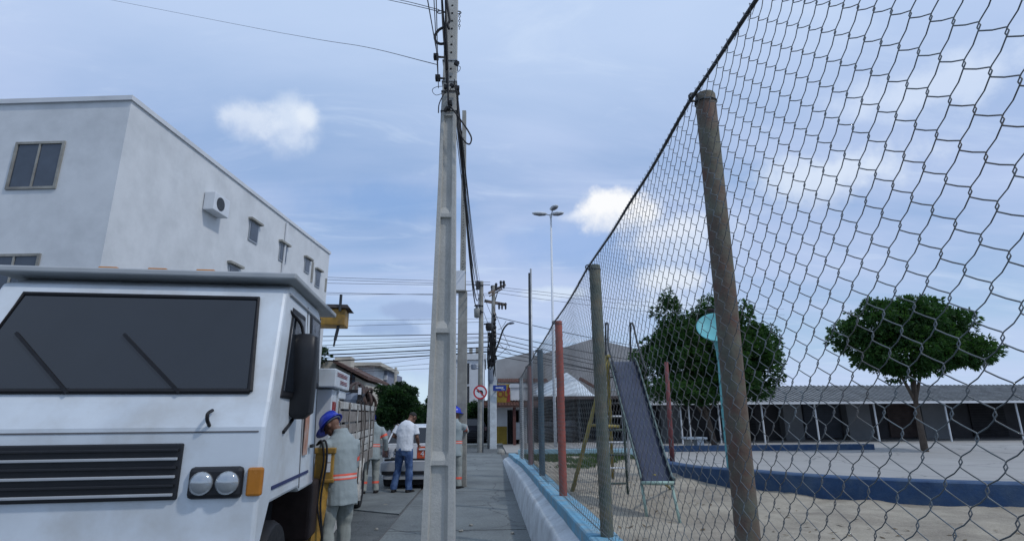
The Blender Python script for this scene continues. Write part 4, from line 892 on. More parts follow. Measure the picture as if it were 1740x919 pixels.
for i in range(5):
    a = 5.6 + i * 5.2; m = MB()
    for k in range(14): m.b2((a, 3.10, .15 + k * .15), (a + 2.2, 3.17, .285 + k * .15))
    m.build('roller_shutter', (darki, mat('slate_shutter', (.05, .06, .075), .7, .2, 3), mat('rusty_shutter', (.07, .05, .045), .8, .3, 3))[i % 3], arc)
# dark parked car under the canopy and dark truck-like shape beyond the corner are vehicles, built below

# ------------------------------------------------------------------ vehicles
def slab(pts, n, t):
    """thin panel from four corner points, proud by t along n"""
    P = [V(p) for p in pts]; n = V(n).normalized() * t; return MB().add([p - n for p in P] + [p + n for p in P], [(3, 2, 1, 0), (4, 5, 6, 7)] + [(i, (i + 1) % 4, 4 + (i + 1) % 4, 4 + i) for i in range(4)])
def wheel(par, c, r=.29, w=.18, axis='X'):
    m = MB(); mr = Matrix.Rotation(R(90), 3, 'Y')
    m.lathe([(r * .62, -w / 2), (r * .93, -w / 2), (r, -w * .32), (r, w * .32), (r * .93, w / 2), (r * .62, w / 2)], 24, c, mr); o = smooth_angle(m.build('wheel', black, par), 40)
    m = MB(); m.lathe([(r * .15, -w * .42), (r * .62, -w * .38), (r * .62, w * .38), (r * .15, w * .42)], 20, c, mr); m.build('rim', steel, o)
def car(name, label, loc, rz, paint, low, detail=True):
    c = thing(name, label, 'car', loc, rz); hw = .80
    m = MB(); sec = [(0.10, .60, .66, .22), (.13, .60, .74, .31), (.24, .60, .78, .34), (.8, .61, .80, .36), (2.4, .60, .80, .36), (3.0, .58, .79, .34), (3.6, .54, .74, .28), (3.85, .50, .62, .18)]
    m.loft([((0, y, z), w, h) for y, z, w, h in sec], n=28, ex=.38); smooth_angle(m.build('body', paint, c), 40)
    m = MB(); st = [(.10, .92, .98, .76, .70), (.42, .92, 1.34, .77, .60), (.62, .92, 1.385, .78, .585), (1.5, .92, 1.40, .78, .58), (2.0, .92, 1.36, .78, .58), (2.75, .88, .96, .77, .70)]
    for k, (y, zb, zt_, wb_, wt) in enumerate(st):
        m.v += [(-wb_, y, zb), (wb_, y, zb), (wt, y, zt_ - .03), (wt * .9, y, zt_), (-wt * .9, y, zt_), (-wt, y, zt_ - .03)]
        if k: a = (k - 1) * 6; m.f += [(a + i, a + (i + 1) % 6, a + 6 + (i + 1) % 6, a + 6 + i) for i in range(6)]
    m.f += [tuple(range(6)), tuple(range(len(m.v) - 6, len(m.v)))]
    cab = m.build('cabin', paint, c, bevel=.02)
    slab([(-.66, .115, .985), (.66, .115, .985), (.545, .41, 1.325), (-.545, .41, 1.325)], (0, -.75, .66), .012).build('rear_window', glassd, c, bevel=.006)
    slab([(-.64, 2.70, .99), (.64, 2.70, .99), (.54, 2.06, 1.33), (-.54, 2.06, 1.33)], (0, .47, .88), .012).build('windscreen', glassd, c)
    for s in (-1, 1):
        for y0_, y1_ in ((.55, 1.28), (1.34, 2.1)):
            slab([(s * .775, y0_, .98), (s * .775, y1_ + (.3 if y1_ > 2 else 0), .98), (s * .615, y1_ - .12, 1.315), (s * .61, y0_ + .08, 1.315)], (s * .9, 0, .42), .012).build('side_window', glassd, c)
        m = MB(); m.box((s * .70, .055, .80), (.14, .09, .22)); m.build('tail_light', mat('tail_lens', (.16, .10, .10), .3), c, bevel=.02)
        for y in (.62, 3.05): wheel(c, (s * .69, y, .29))
        m = MB(); m.box((s * .88, 2.25, 1.02), (.16, .08, .12)); m.build('mirror', blackp, c, bevel=.02)
    m = MB(); m.loft([((0, -.10, .47), .70, .135), ((0, -.06, .47), .78, .155), ((0, .12, .47), .815, .16), ((0, .3, .47), .815, .15)], n=24, ex=.35); bu = smooth_angle(m.build('bumper', low, c), 40)
    m = MB(); m.b2((-.74, -.108, .335), (.74, -.02, .405)); m.build('bumper_slot', blackp, bu, bevel=.006)
    m = MB(); m.loft([((0, -.085, .27), .72, .045), ((0, .1, .27), .77, .05)], n=20, ex=.4); m.build('lower_lip', low, bu)
    m = MB(); m.b2((-.66, .0, .1), (.66, 3.4, .3)); m.build('underbody', black, c)
    slab([(-.68, .05, .655), (.68, .05, .655), (.68, .085, .93), (-.68, .085, .93)], (0, -1, .1), .012).build('tailgate', paint, c, bevel=.01)
    m = MB(); m.b2((-.7, -.03, .622), (.7, .04, .650)); m.build('shadow_gap', blackp, c)
    return c
cl = gp(706, 834); cary = 13.25; cxm = (at(645, 775, cary).x + at(768, 775, cary).x) / 2
cr = car('parked_car', 'white hatchback with half orange tailgate and grey bumper, the man leaning at it', (cxm, cary, 0), 0, cwhite, csilver)
slab([(.02, .045, .66), (.675, .045, .66), (.675, .072, .925), (.02, .072, .925)], (0, -1, .1), .014).build('orange_panel', corange, cr, bevel=.004)
m = MB(); m.b2((-.30 + .36, .022, .845), (.36 + .04, .05, .885)); m.b2((.43, .022, .845), (.56, .05, .88)); m.build('white_label', signw, cr)
vs, fs = text_mb('4', .17, .003); m = MB(); m.add([(v.x + .14, .032 - v.z, v.y + .76) for v in vs], fs); m.build('lettering', signw, cr)
m = MB(); m.lathe([(.05, -.005), (.05, .005)], 16, (-.45, .035, .84), MY); m.b2((-.50, .028, .75), (-.38, .04, .775)); m.b2((-.56, .026, .672), (-.2, .04, .695)); m.build('badge', mat('badge_grey', (.06, .065, .075), .5), cr)
car('parked_car', 'dark car parked in the shade of the open garage', (gar.location.x + 3.6, 33.2, 0), R(84), mat('car_black', (.02, .021, .024), .3, .1, 3), blackp)
car('parked_car', 'dark car standing beyond the corner below the rounded tree', (at(806, 740, 35).x, 34., 0), R(8), mat('car_navy', (.018, .02, .03), .35, .1, 3), blackp)

# ---- service truck (faces the camera, parked at a slight angle)
TA = R(5.6); tk = at(567, 535, 6.2); TR = thing('service_truck', 'white service truck with crane, slatted side boards and open side guard', 'truck', (tk.x, tk.y, 0), TA)
TN = V((math.cos(TA), math.sin(TA), 0)); TI = Matrix.Rotation(-TA, 3, 'Z')
def tl_(x, y, off=0.): return TI @ (hit(x, y, tk + TN * off, TN) - V((tk.x, tk.y, 0)))
RZ = tk.z; CB = -.42; CFR = -2.25; Wd = 2.15
# cab shell: side profile swept across, tapered towards the roof
m = MB(); prof = [(CB, .98), (CB, RZ - .12), (CB - .1, RZ - .05), (CFR + .62, RZ - .04), (CFR + .42, RZ - .12), (CFR + .06, 1.72), (CFR, 1.55), (CFR, .78), (CFR + .15, .78), (CFR + .3, 1.02), (CFR + 1.15, 1.02), (CFR + 1.25, .98)]
xin = lambda z: 0 if z < 1.7 else -.06 * (z - 1.7)
n_ = len(prof); m.v = [(xin(z), y, z) for y, z in prof] + [(-Wd - xin(z), y, z) for y, z in prof]
m.f = [tuple(range(n_)), tuple(range(2 * n_ - 1, n_ - 1, -1))] + [(i, (i + 1) % n_, n_ + (i + 1) % n_, n_ + i) for i in range(n_)]
m.build('cab', twhite, TR, bevel=.025)
m = MB(); m.add([(.02, CFR + .35, RZ - .045), (.03, .0, RZ - .03), (.03, .0, RZ + .015), (.02, CFR + .35, RZ + .005), (-Wd - .02, CFR + .35, RZ - .045), (-Wd - .03, 0, RZ - .03), (-Wd - .03, 0, RZ + .015), (-Wd - .02, CFR + .35, RZ + .005)], [(0, 1, 2, 3), (4, 7, 6, 5), (0, 4, 5, 1), (1, 5, 6, 2), (2, 6, 7, 3), (3, 7, 4, 0)]); m.build('roof_lip', mat('lip_grey', (.36, .38, .39), .6, .1, 3), TR, bevel=.012)
m = MB(); m.tube([(-.045, CFR + .5, RZ - .14), (-.045, -.5, RZ - .16)], .012, 6); m.build('drip_rail', csilver, TR)
def cabwin(nm, y0_, y1_, z0_, z1_, rk=0.):
    w = MB(); w.add([(xin(z) + d, y, z) for d in (-.03, .010) for (y, z) in ((y0_, z0_), (y1_, z0_), (y1_ + 0, z1_), (y0_ + rk, z1_))], [(0, 1, 2, 3), (7, 6, 5, 4), (0, 4, 5, 1), (1, 5, 6, 2), (2, 6, 7, 3), (3, 7, 4, 0)]); fr = w.build(nm, black, TR, bevel=.03)
    g_ = MB(); e = .05; g_.add([(xin(z) + d, y, z) for d in (.0, .016) for (y, z) in ((y0_ + e, z0_ + e), (y1_ - e, z0_ + e), (y1_ - e, z1_ - e), (y0_ + e + rk * .9, z1_ - e))], [(0, 1, 2, 3), (7, 6, 5, 4), (0, 4, 5, 1), (1, 5, 6, 2), (2, 6, 7, 3), (3, 7, 4, 0)]); g_.build('pane', glassd, fr, bevel=.01)
cabwin('rear_side_window', -.95, -.49, 1.88, 2.58); cabwin('door_window', CFR + .32, -1.16, 1.75, 2.50, .30)
for y in (-1.06, -.455): m = MB(); m.bar((.004, y, 1.02), (xin(2.6) + .004, y, 2.6), .012, .006, (1, 0, 0)); m.build('door_seam', mat('seam_grey', (.12, .12, .125), .7), TR)
p = tl_(527, 757); m = MB(); m.box((.02, p.y, p.z), (.03, .12, .03)); m.build('door_handle', blackp, TR, bevel=.006)
a, b_ = tl_(515, 773), tl_(524, 697); m = MB(); m.b2((.001, a.y - .03, a.z), (.006, a.y + .13, b_.z)); m.build('faded_sticker', mat('peach_sticker', (.38, .19, .13), .8, .2, 6, c2=(.5, .42, .38), patch=.7, pscale=8), TR)
m = MB(); m.b2((.001, CFR + .3, 1.11), (.006, -.72, 1.135)); m.build('blue_stripe', mat('navy_stripe', (.03, .04, .12), .6), TR)
# cab front, seen only outside the photograph's left edge
def fy(z): return CFR + .06 + (z - 1.72) * .36 / (RZ - .12 - 1.72)
slab([(-.16, fy(1.80) - .004, 1.80), (-Wd + .16, fy(1.80) - .004, 1.80), (-Wd + .26, fy(2.5) - .004, 2.5), (-.26, fy(2.5) - .004, 2.5)], (0, -.93, .36), .012).build('windscreen', glassd, TR, bevel=.008)
for x in (-.6, -1.3): m = MB(); m.bar((x, fy(1.78) - .03, 1.78), (x - .5, fy(2.2) - .03, 2.2), .02, .015, (0, 1, 0)); m.build('wiper', black, TR)
gk = [(-.15, fy(1.79) - .012, 1.79), (-Wd + .15, fy(1.79) - .012, 1.79), (-Wd + .25, fy(2.51) - .012, 2.51), (-.25, fy(2.51) - .012, 2.51)]
m = MB(); m.tube(gk + gk[:1], .02, 8); m.build('windscreen_seal', black, TR)
for x in (-.72, -1.08, -1.44): m = MB(); m.box((x, CFR + .52, RZ + .03), (.14, .06, .04)); m.build('marker_lamp', mat('amber_lens', (.42, .16, .02), .25), TR, bevel=.01)
m = MB(); m.b2((-.04, CFR - .004, 1.515), (-Wd + .04, CFR + .01, 1.525)); m.build('hood_seam', MATS['seam_grey'], TR)
for x in (-.36, -Wd + .36): m = MB(); m.tube(catm([(x, CFR + .02, 1.66), (x, CFR - .05, 1.64), (x + .0, CFR - .05, 1.60), (x, CFR + .0, 1.56)], 4), .012, 6); m.build('grab_handle', black, TR)
m = MB(); m.b2((-.5, CFR - .02, 1.10), (-Wd + .5, CFR + .02, 1.45)); gr_ = m.build('grille', blackp, TR, bevel=.01)
for k in range(6): m = MB(); m.b2((-.52, CFR - .04, 1.125 + k * .055), (-Wd + .52, CFR - .021, 1.143 + k * .055)); m.build('grille_bar', blackp if k % 2 else csilver, gr_, bevel=.004)
for s in (0, 1):
    x = -.27 if s == 0 else -Wd + .27; m = MB(); m.box((x, CFR - .01, 1.2), (.34, .06, .2)); hl_ = m.build('headlight', blackp, TR, bevel=.03)
    for dx in (-.08, .08): q_ = MB(); q_.lathe([(.075, 0), (.072, .02), (.05, .034), (.01, .04)], 20, (x + dx, CFR - .038, 1.2), MY); q_.build('lens', mat('lens', (.40, .43, .45), .08, .05, 4, metal=.6), hl_, smooth=True)
    q_ = MB(); q_.box((x + (.24 if s == 0 else -.24), CFR + .0, 1.2), (.10, .05, .18)); q_.build('indicator', mat('amber', (.42, .16, .02), .25), hl_, bevel=.015)
m = MB(); m.b2((.01, CFR - .14, .48), (-Wd - .01, CFR + .1, .80)); m.build('bumper', csilver, TR, bevel=.03)
m = MB(); m.b2((-.9, CFR - .15, .58), (-1.3, CFR - .141, .71)); m.build('licence_plate', steel, TR)
# mirrors
m = MB(); mc = at(515, 636, 4.72); c_ = TI @ (mc - V((tk.x, tk.y, 0)))
m.loft([((c_.x, c_.y, c_.z - .36), .04, .05), ((c_.x, c_.y, c_.z - .31), .10, .09), ((c_.x, c_.y, c_.z + .2), .11, .10), ((c_.x, c_.y, c_.z + .31), .10, .08), ((c_.x, c_.y, c_.z + .335), .06, .05)], n=20, ex=.5); mi = smooth_angle(m.build('mirror', blackp, TR), 45)
m = MB(); m.b2((c_.x - .08, c_.y + .085, c_.z - .25), (c_.x + .08, c_.y + .104, c_.z + .2)); m.build('mirror_glass', glassb, mi)
m = MB(); m.tube(catm([(c_.x - .02, c_.y, c_.z + .3), (c_.x - .05, c_.y - .02, c_.z + .42), (-.05, CFR + .55, 2.45)], 4), .014, 6); m.build('mirror_arm', black, mi); m = MB(); m.tube(catm([(c_.x - .02, c_.y, c_.z - .3), (c_.x - .06, c_.y, c_.z - .38), (0, CFR + .5, 1.5)], 4), .014, 6); m.build('mirror_arm', black, mi)
d = dup(mi, TR); d.location.x = 0
d.scale.x = -1; d.location.x = -Wd
# chassis
m = MB(); m.b2((-.55, CFR + .2, .55), (-.75, 5.6, .78)); m.b2((-Wd + .55, CFR + .2, .55), (-Wd + .75, 5.6, .78)); m.b2((-.35, CFR + .2, .5), (-Wd + .35, -.45, .97)); m.build('chassis', black, TR)
for x in (-.17, -Wd + .17): wheel(TR, (x, CFR + .72, .42), .42, .26)
for x in (-.2, -.5, -Wd + .2, -Wd + .5): wheel(TR, (x, 4.6, .42), .42, .24)
m = MB(); m.b2((-.02, -.34, .45), (-.6, .2, .98)); m.build('fuel_tank', rust, TR, bevel=.03)
# crane behind the cab
m = MB(); m.b2((-.75, -.32, .8), (-1.4, .3, 1.5)); m.tube([(-1.07, 0, 1.5), (-1.07, 0, 2.6)], .2, 14); m.build('crane_column', yel, TR)
e_ = tl_(590, 540); cz = RZ + .02
yb_ = e_.y - .1; m = MB(); m.b2((-1.3, yb_ - .16, cz - .02), (.0 + .012, yb_ + .16, cz + .19)); bo = m.build('crane_boom', yel, TR, bevel=.012)
m = MB(); m.add([(-1.32, yb_ - .2, cz + .195), (.07, yb_ - .2, cz + .195), (.07, yb_ + .2, cz + .195), (-1.32, yb_ + .2, cz + .195), (-1.32, yb_ - .16, cz + .245), (.03, yb_ - .16, cz + .245), (.03, yb_ + .16, cz + .245), (-1.32, yb_ + .16, cz + .245)], [(0, 3, 2, 1), (4, 5, 6, 7), (0, 1, 5, 4), (1, 2, 6, 5), (2, 3, 7, 6), (3, 0, 4, 7)]); m.build('boom_cover', mat('cover_dark', (.045, .038, .036), .8, .2, 5), bo)
m = MB(); m.tube([(-.05, yb_ - .2, cz + .36), (-.05, yb_ - .2, cz + .15)], .018, 7); m.tube([(-.07, yb_ - .1, cz - .02), (-.1, yb_ - .1, cz - .2)], .02, 7); m.tube([(-.1, yb_ - .1, cz - .2), (-.11, yb_ - .1, cz - .28)], .012, 7); m.build('pivot_rod', darksteel, bo)
m = MB(); m.b2((-.6, yb_ - .12, 1.4), (-.8, yb_ + .12, cz)); m.build('boom_support', yel, TR)
# outrigger
p = tl_(545, 765, -.05); m = MB(); ox = -.02; oy = p.y - .0; ox = .03
m.b2((ox - .12, oy - .07, .95), (ox + .075, oy + .07, p.z)); m.b2((ox - .14, oy - .085, p.z - .03), (ox + .09, oy + .085, p.z + .03)); m.b2((ox - .14, oy - .085, .93), (ox + .09, oy + .085, .97)); og = m.build('outrigger', yel, TR, bevel=.01)
m = MB(); m.bar((ox - .03, oy, .95), (ox - .12, oy - .1, .1), .12, .12); m.build('outrigger_leg', yel, og)
m = MB(); m.lathe([(.14, 0), (.14, .03), (.05, .1)], 12, (ox - .12, oy - .1, .012)); m.build('outrigger_foot', darksteel, og)
for z in (1.1, 1.2): m = MB(); m.b2((ox + .0, oy - .074, z - .06), (ox + .045, oy - .0702, z + .03)); m.build('warning_label', signw, og)
for k in range(2):
    m = MB(); m.tube(catm([(ox - .12, oy + .0 - .04 * k, p.z + .06), (ox - .02 - .04 * k, oy - .1, p.z + .1), (ox + .01 - .03 * k, oy - .12, 1.15), (ox - .02 - .03 * k, oy - .13, .75), (ox + .03, oy - .16, .35), (ox - .1, oy - .2, .2)], 5), .011, 6); m.build('hydraulic_hose', black, og, smooth=True)
# load bed
B0, B1 = 1.0, tl_(639.5, 690).y; bt = 1.80; bl = 1.02
m = MB(); m.b2((-.02, B0, .80), (-Wd + .02, B1, .98)); m.build('bed_floor', bplank, TR)
bd = MB(); bd.b2((-.04, B0 + .0, .98), (-Wd + .04, B0 + .06, 2.0)); hb = bd.build('headboard', twhite, TR)
# white locker with red lettering right behind the cab
a, b_ = tl_(549, 678), tl_(594, 652)
lk = MB(); lk.b2((-.06, .66, 1.0), (-.6, .98, 1.93)); lo = lk.build('locker', twhite, TR, bevel=.012)
hb2 = MB(); hb2.b2((.0, .45, 1.945), (-.5, 1.60, 2.16)); h2 = hb2.build('top_locker', twhite, TR, bevel=.012)
hb3 = MB(); hb3.b2((-.03, 1.0, 1.83), (-.5, 1.55, 1.93)); hb3.build('tool_tray', twhite, TR, bevel=.012)
for k in range(3):
    m = MB(); m.b2((.001, .55, 2.115 - k * .018), (.006, 1.35, 2.121 - k * .018)); m.build('red_stripe', redp, h2)
    m = MB(); m.b2((.001, .8, 2.03 - k * .018), (.006, 1.35, 2.036 - k * .018)); m.build('red_stripe', redp, h2)
vs, fs = text_mb('REN', .22, .003); m = MB(); m.add([(-.056 + v.z, v.x * .62 + .82, v.y + 1.70) for v in vs], fs); m.build('lettering', redp, lo)
# side boards: stakes and planks, each one its own piece
for side in (0, 1):
    X = -.03 if side == 0 else -Wd + .03; s = 1 if side == 0 else -1
    nst = 6
    for k in range(nst):
        yy = B0 + .06 + (B1 - B0 - .12) * k / (nst - 1); m = MB(); m.b2((X + .002 * s, yy - .03, .99), (X + .014 * s, yy + .025, bt)); st_p = m.build('stake', bplank if k % 2 else wplank, TR, bevel=.004)
        if side == 0:
            m = MB(); m.box((X + .022 * s, yy, bt - .05), (.02, .07, .05)); m.build('stake_pocket', wplank, st_p)
    zrow = [(bt - .10, bt - .005, wplank), (bt - .27, bt - .125, bplank), (bt - .42, bt - .29, bplank), (bt - .55, bt - .445, wplank), (bt - .67, bt - .57, wplank), (bt - .78, bt - .69, wplank)]
    for k, (z0_, z1_, mm) in enumerate(zrow):
        for (ya_, yb2) in ((B0 + .02, (B0 + B1) / 2 - .01), ((B0 + B1) / 2 + .01, B1 - .02)):
            m = MB(); j = random.uniform(-.008, .008); m.b2((X - .028 * s, ya_, z0_ + j), (X - .002 * s, yb2, z1_ + j)); m.build('plank', mm, TR, bevel=.003)
m = MB(); m.b2((-.04, B1 - .03, .98), (-Wd + .04, B1, bt - .1)); m.build('tailboard', wplank, TR)
# white lattice side guard
gx = -.03; gs = thing  # rails of the guard
for k in range(3):
    m = MB(); z = .32 + k * .25; m.bar((gx, 1.2, z - .05), (gx, 4.0, z + .03), .03, .09); m.build('guard_rail', wplank, TR)
for yy in (1.25, 2.6, 3.95): m = MB(); m.bar((gx - .02, yy, .22), (gx - .02, yy, .99), .04, .06, (1, 0, 0)); m.build('guard_post', wplank, TR)
for k in range(2): m = MB(); m.bar((gx + .02, 2.65 + k * .5, .28), (gx + .02, 3.3 + k * .55, .9), .03, .07, (1, 0, 0)); m.build('guard_brace', wplank, TR)
# ropes over the boards
m = MB()
for yy, dz in ((3.0, .0), (3.5, .1), (4.4, .05)): m.tube(catm([(-.06, yy, bt + .03), (.0, yy + .02, bt + .02), (.03, yy + .06, bt - .3), (.035, yy - .05, bt - .9 + dz), (.035, yy - .1, .6)], 5), .010, 6)
m.build('lashing_rope', mat('old_rope', (.06, .05, .045), .95, .3, 9), TR)
# coil of hose on the load
tm = Matrix.Translation((tk.x, tk.y, 0)) @ Matrix.Rotation(TA, 4, 'Z')
hq = tl_(606, 688, -.35); hc = tm @ V((-.35, hq.y, hq.z - .02)); hose = thing('hose_coil', 'thick coil of brown hose heaped on the truck load', 'hose', hc, TA)
for k in range(9):
    m = MB(); r1, r2 = .78 - .035 * k, .40 - .022 * k; oy = -.05 + .02 * k
    m.tube([(.06 * math.sin(t * 2 + k) + .05 * (k % 3) + .02 * k, r1 * math.cos(t) + oy, r2 * math.sin(t) + .05) for t in [i * math.pi / 14 for i in range(-1, 16)]], .030, 7); m.build('hose_turn', brownh, hose, smooth=True)
m = MB(); m.loft([((.0, -.8, -.12), .2, .08), ((.0, -.4, -.04), .22, .13), ((.0, .2, -.02), .24, .15), ((.0, .95, -.1), .2, .08)], n=12); m.build('hose_bundle', brownh, hose, smooth=True)
# work lamp / winch beside the coil
wl = tm @ V((-.25, 4.1, 1.0)); wt_ = thing('winch', 'black winch frame standing at the back of the truck load', 'winch', wl, TA)
m = MB()
for a, b_ in (((-.2, -.3, 0), (-.2, -.1, 1.05)), ((-.2, .4, 0), (-.2, .15, 1.05)), ((.1, -.3, 0), (.1, -.1, 1.05)), ((.1, .4, 0), (.1, .15, 1.05)), ((.1, -.25, .85), (.1, .55, 1.0)), ((.1, -.1, 1.05), (.1, .5, .8)), ((-.2, -.1, 1.05), (.1, .15, 1.05))): m.bar(a, b_, .05, .05)
m.build('frame', black, wt_)
m = MB(); m.lathe([(.16, -.12), (.18, 0), (.16, .12)], 14, (-.05, .1, .86), Matrix.Rotation(R(90), 3, 'Y')); m.build('drum', greyb, wt_)
m = MB(); m.b2((.09, -.22, .98), (.13, -.08, 1.10)); m.build('lamp', signw, wt_)

# ------------------------------------------------------------------ people
def remesh(mb, vox, name, mm, parent, it=6, disp=0., dscale=.12):
    o = mb.build(name, mm, parent); q = o.modifiers.new('r', 'REMESH'); q.mode = 'VOXEL'; q.voxel_size = vox
    if it: q = o.modifiers.new('s', 'SMOOTH'); q.factor = .5; q.iterations = it
    bpy.context.view_layer.update(); me = bpy.data.meshes.new_from_object(o.evaluated_get(bpy.context.evaluated_depsgraph_get())); o.modifiers.clear()
    if disp:
        no = [v.normal.copy() for v in me.vertices]
        for v, n in zip(me.vertices, no):
            c = v.co; k = noise.noise(V((c.x / dscale, c.y / dscale, c.z / (dscale * 1.6)))) + .5 * noise.noise(V((c.x / dscale * 2 + 5, c.y / dscale * 2, c.z / dscale * 1.4)))
            v.co = c + n * disp * k
    if not me.materials: me.materials.append(mm)
    me.shade_smooth(); o.data = me; return o
def band(src, p, d, w, name, mm, center, rad, off=.004, parent=None):
    bm = bmesh.new(); bm.from_mesh(src.data); d = V(d).normalized(); p = V(p)
    for s, q in ((1, p - d * w / 2), (-1, p + d * w / 2)):
        bmesh.ops.bisect_plane(bm, geom=bm.verts[:] + bm.edges[:] + bm.faces[:], plane_co=q, plane_no=d * -s, clear_outer=True)
    bmesh.ops.delete(bm, geom=[f for f in bm.faces if (f.calc_center_median() - V(center)).length > rad], context='FACES')
    bm.normal_update()
    for v in bm.verts: v.co += v.normal * off
    me = bpy.data.meshes.new(name); bm.to_mesh(me); bm.free(); me.materials.clear(); me.materials.append(mm); me.shade_smooth()
    o = bpy.data.objects.new(name, me); COL.objects.link(o); o.parent = parent or src; return o
def person(label, loc, face, h=1.72, lean=.0, arms=None, legs=None, head=(0, 0), top='jacket', hands=None, helmet=False, gloves=False, topm=None, botm=None, vox=.011, group=None, stripes=True, hunch=0.):
    """local axes: +y where the person faces, x to their right"""
    fx, fyy = face; t = thing('person', label, 'person', loc, math.atan2(-fx, fyy), group)
    hip = V((0, 0, .90)); ln = lambda z: V((0, lean * (z - .9) + hunch * max(0, z - 1.15) ** 1.5, z))
    sh = {s: ln(1.365) + V((s * .18, 0, 0)) for s in (-1, 1)}
    legs = legs or {s: [(s * .10, 0, .88), (s * .115, .02, .48), (s * .13, -.02, .09)] for s in (-1, 1)}
    arms = arms or {s: [(s * .26, -.02, 1.12), (s * .27, .06, .88)] for s in (-1, 1)}
    # body: one continuous surface
    b = MB(); nb = ln(1.44); b.loft([(ln(.85), .15, .10), (ln(1.1), .14, .095), (ln(1.3), .16, .10), (ln(1.40), .13, .075), (nb, .06, .06)], n=14)
    hr = Matrix.Rotation(head[1], 3, 'Z') @ Matrix.Rotation(-head[0], 3, 'X'); hc_ = nb + hr @ V((0, .025, .165))
    b.loft([(nb - V((0, 0, .05)), .062, .062), (nb.lerp(hc_, .45), .054, .056), (hc_, .05, .06)], n=12)
    b.sphere(hc_ + hr @ V((0, -.008, .02)), (.074, .095, .098), hr, 16, 12); b.sphere(hc_ + hr @ V((0, .032, -.05)), (.056, .062, .072), hr, 14, 10)
    b.loft([(hc_ + hr @ V((0, .088, .03)), .012, .010), (hc_ + hr @ V((0, .112, -.012)), .019, .017), (hc_ + hr @ V((0, .094, -.022)), .016, .012)], n=8)
    b.sphere(hc_ + hr @ V((0, .085, -.055)), (.026, .014, .010), hr, 10, 6); b.sphere(hc_ + hr @ V((0, .074, .038)), (.055, .022, .013), hr, 10, 6)
    for s in (-1, 1): b.sphere(hc_ + hr @ V((s * .078, -.012, -.005)), (.012, .024, .036), hr, 10, 8)
    for s in (-1, 1):
        e, w = V(arms[s][0]), V(arms[s][1]); b.loft([(sh[s], .055, .055), (sh[s].lerp(e, .5), .047, .047), (e, .04, .04), (e.lerp(w, .35), .042, .042), (w, .027, .031)], (0, 1, 0), 10)
        hd = (w - e).normalized(); hd = (hd + V((hands or {}).get(s, (0, 0, 0)))).normalized(); pn = V((0, 1, 0)) if abs(hd.y) < .8 else V((0, 0, 1)); side = hd.cross(V((s, 0, 0)));
        if side.length < .1: side = hd.cross(V((0, 0, 1)))
        side.normalize(); nrm_ = hd.cross(side).normalized()
        b.loft([(w - hd * .01, .028, .022), (w + hd * .035, .04, .018), (w + hd * .085, .043, .016)], side, 10)
        for k, (o_, L) in enumerate(((-.033, .062), (-.011, .075), (.011, .07), (.033, .055))):
            r_ = w + hd * .08 + side * o_; a1_ = r_ + hd * L * .55 - nrm_ * s * .012; a2_ = r_ + hd * L * .85 - nrm_ * s * .035; b.loft([(r_, .0098, .0098), (a1_, .0092, .0092), (a2_, .0075, .0075)], side, 8)
        r_ = w + hd * .025 - side * .032; b.loft([(r_, .0125, .0125), (r_ + hd * .035 - side * .03, .011, .011), (r_ + hd * .065 - side * .034 - nrm_ * s * .012, .008, .008)], side, 8)
        L_ = [V(q) for q in legs[s]]; b.loft([(L_[0], .075, .08), (L_[0].lerp(L_[1], .5), .065, .07), (L_[1], .05, .055), (L_[1].lerp(L_[2], .35), .05, .055), (L_[2], .035, .04), (L_[2] - V((0, -.03, .05)), .035, .045)], n=12)
    body = remesh(b, .0075, 'body', skin, t, 3)
    for s in (-1, 1):
        m = MB(); m.sphere(hc_ + hr @ V((s * .03, .084, .018)), .011, None, 8, 6); m.build('eye', mat('eye_dark', (.03, .025, .02), .2), body, smooth=True)
    # trousers
    m = MB(); m.loft([(V((0, 0, .76)), .15, .115), (V((0, -.01, .86)), .175, .135), (ln(.98), .165, .12), (ln(1.06), .15, .11)], n=16)
    for s in (-1, 1):
        L_ = [V(q) for q in legs[s]]; m.loft([(L_[0] + V((0, 0, .02)), .095, .11), (L_[0].lerp(L_[1], .5), .092, .10), (L_[1], .075, .082), (L_[1].lerp(L_[2], .4), .074, .08), (L_[2] + V((0, 0, .03)), .070, .082), (L_[2] - V((0, 0, .015)), .072, .09)], n=14)
    tr = remesh(m, vox, 'trousers', botm or khaki, t, 5, .010, .09)
    for s in (-1, 1):
        L_ = [V(q) for q in legs[s]]; a = V((L_[2].x, L_[2].y, 0)); sp = V((s * .25, 1, 0)).normalized(); m = MB()
        m.loft([(a - sp * .075 + V((0, 0, .04)), .03, .035), (a - sp * .05 + V((0, 0, .05)), .042, .05), (a + sp * .03 + V((0, 0, .05)), .045, .05), (a + sp * .1 + V((0, 0, .035)), .05, .034), (a + sp * .165 + V((0, 0, .026)), .036, .024)], n=12, ex=.8); m.loft([(a + V((0, 0, .04)), .045, .05), (a + V((0, 0, .14)), .042, .048)], n=12); m.build('shoe', boot, t, smooth=True)
    # upper garment
    m = MB(); z0 = .70 if top == 'jacket' else .84
    if top == 'jacket': m.loft([(ln(z0) + V((0, -.01, 0)), .192, .168), (ln(.8) + V((0, -.01, 0)), .19, .168), (ln(.95) + V((0, -.005, 0)), .185, .152), (ln(1.12), .188, .142), (ln(1.27), .20, .145), (ln(1.35), .195, .13), (ln(1.41), .150, .108), (ln(1.445), .10, .09), (ln(1.485) + V((0, .005, 0)), .076, .076)], n=20, ex=.92)
    else: m.loft([(ln(z0), .185, .14), (ln(.95), .18, .138), (ln(1.12), .19, .138), (ln(1.27), .205, .138), (ln(1.35), .195, .125), (ln(1.41), .145, .10), (ln(1.44), .095, .08), (ln(1.455), .072, .068)], n=20, ex=.9)
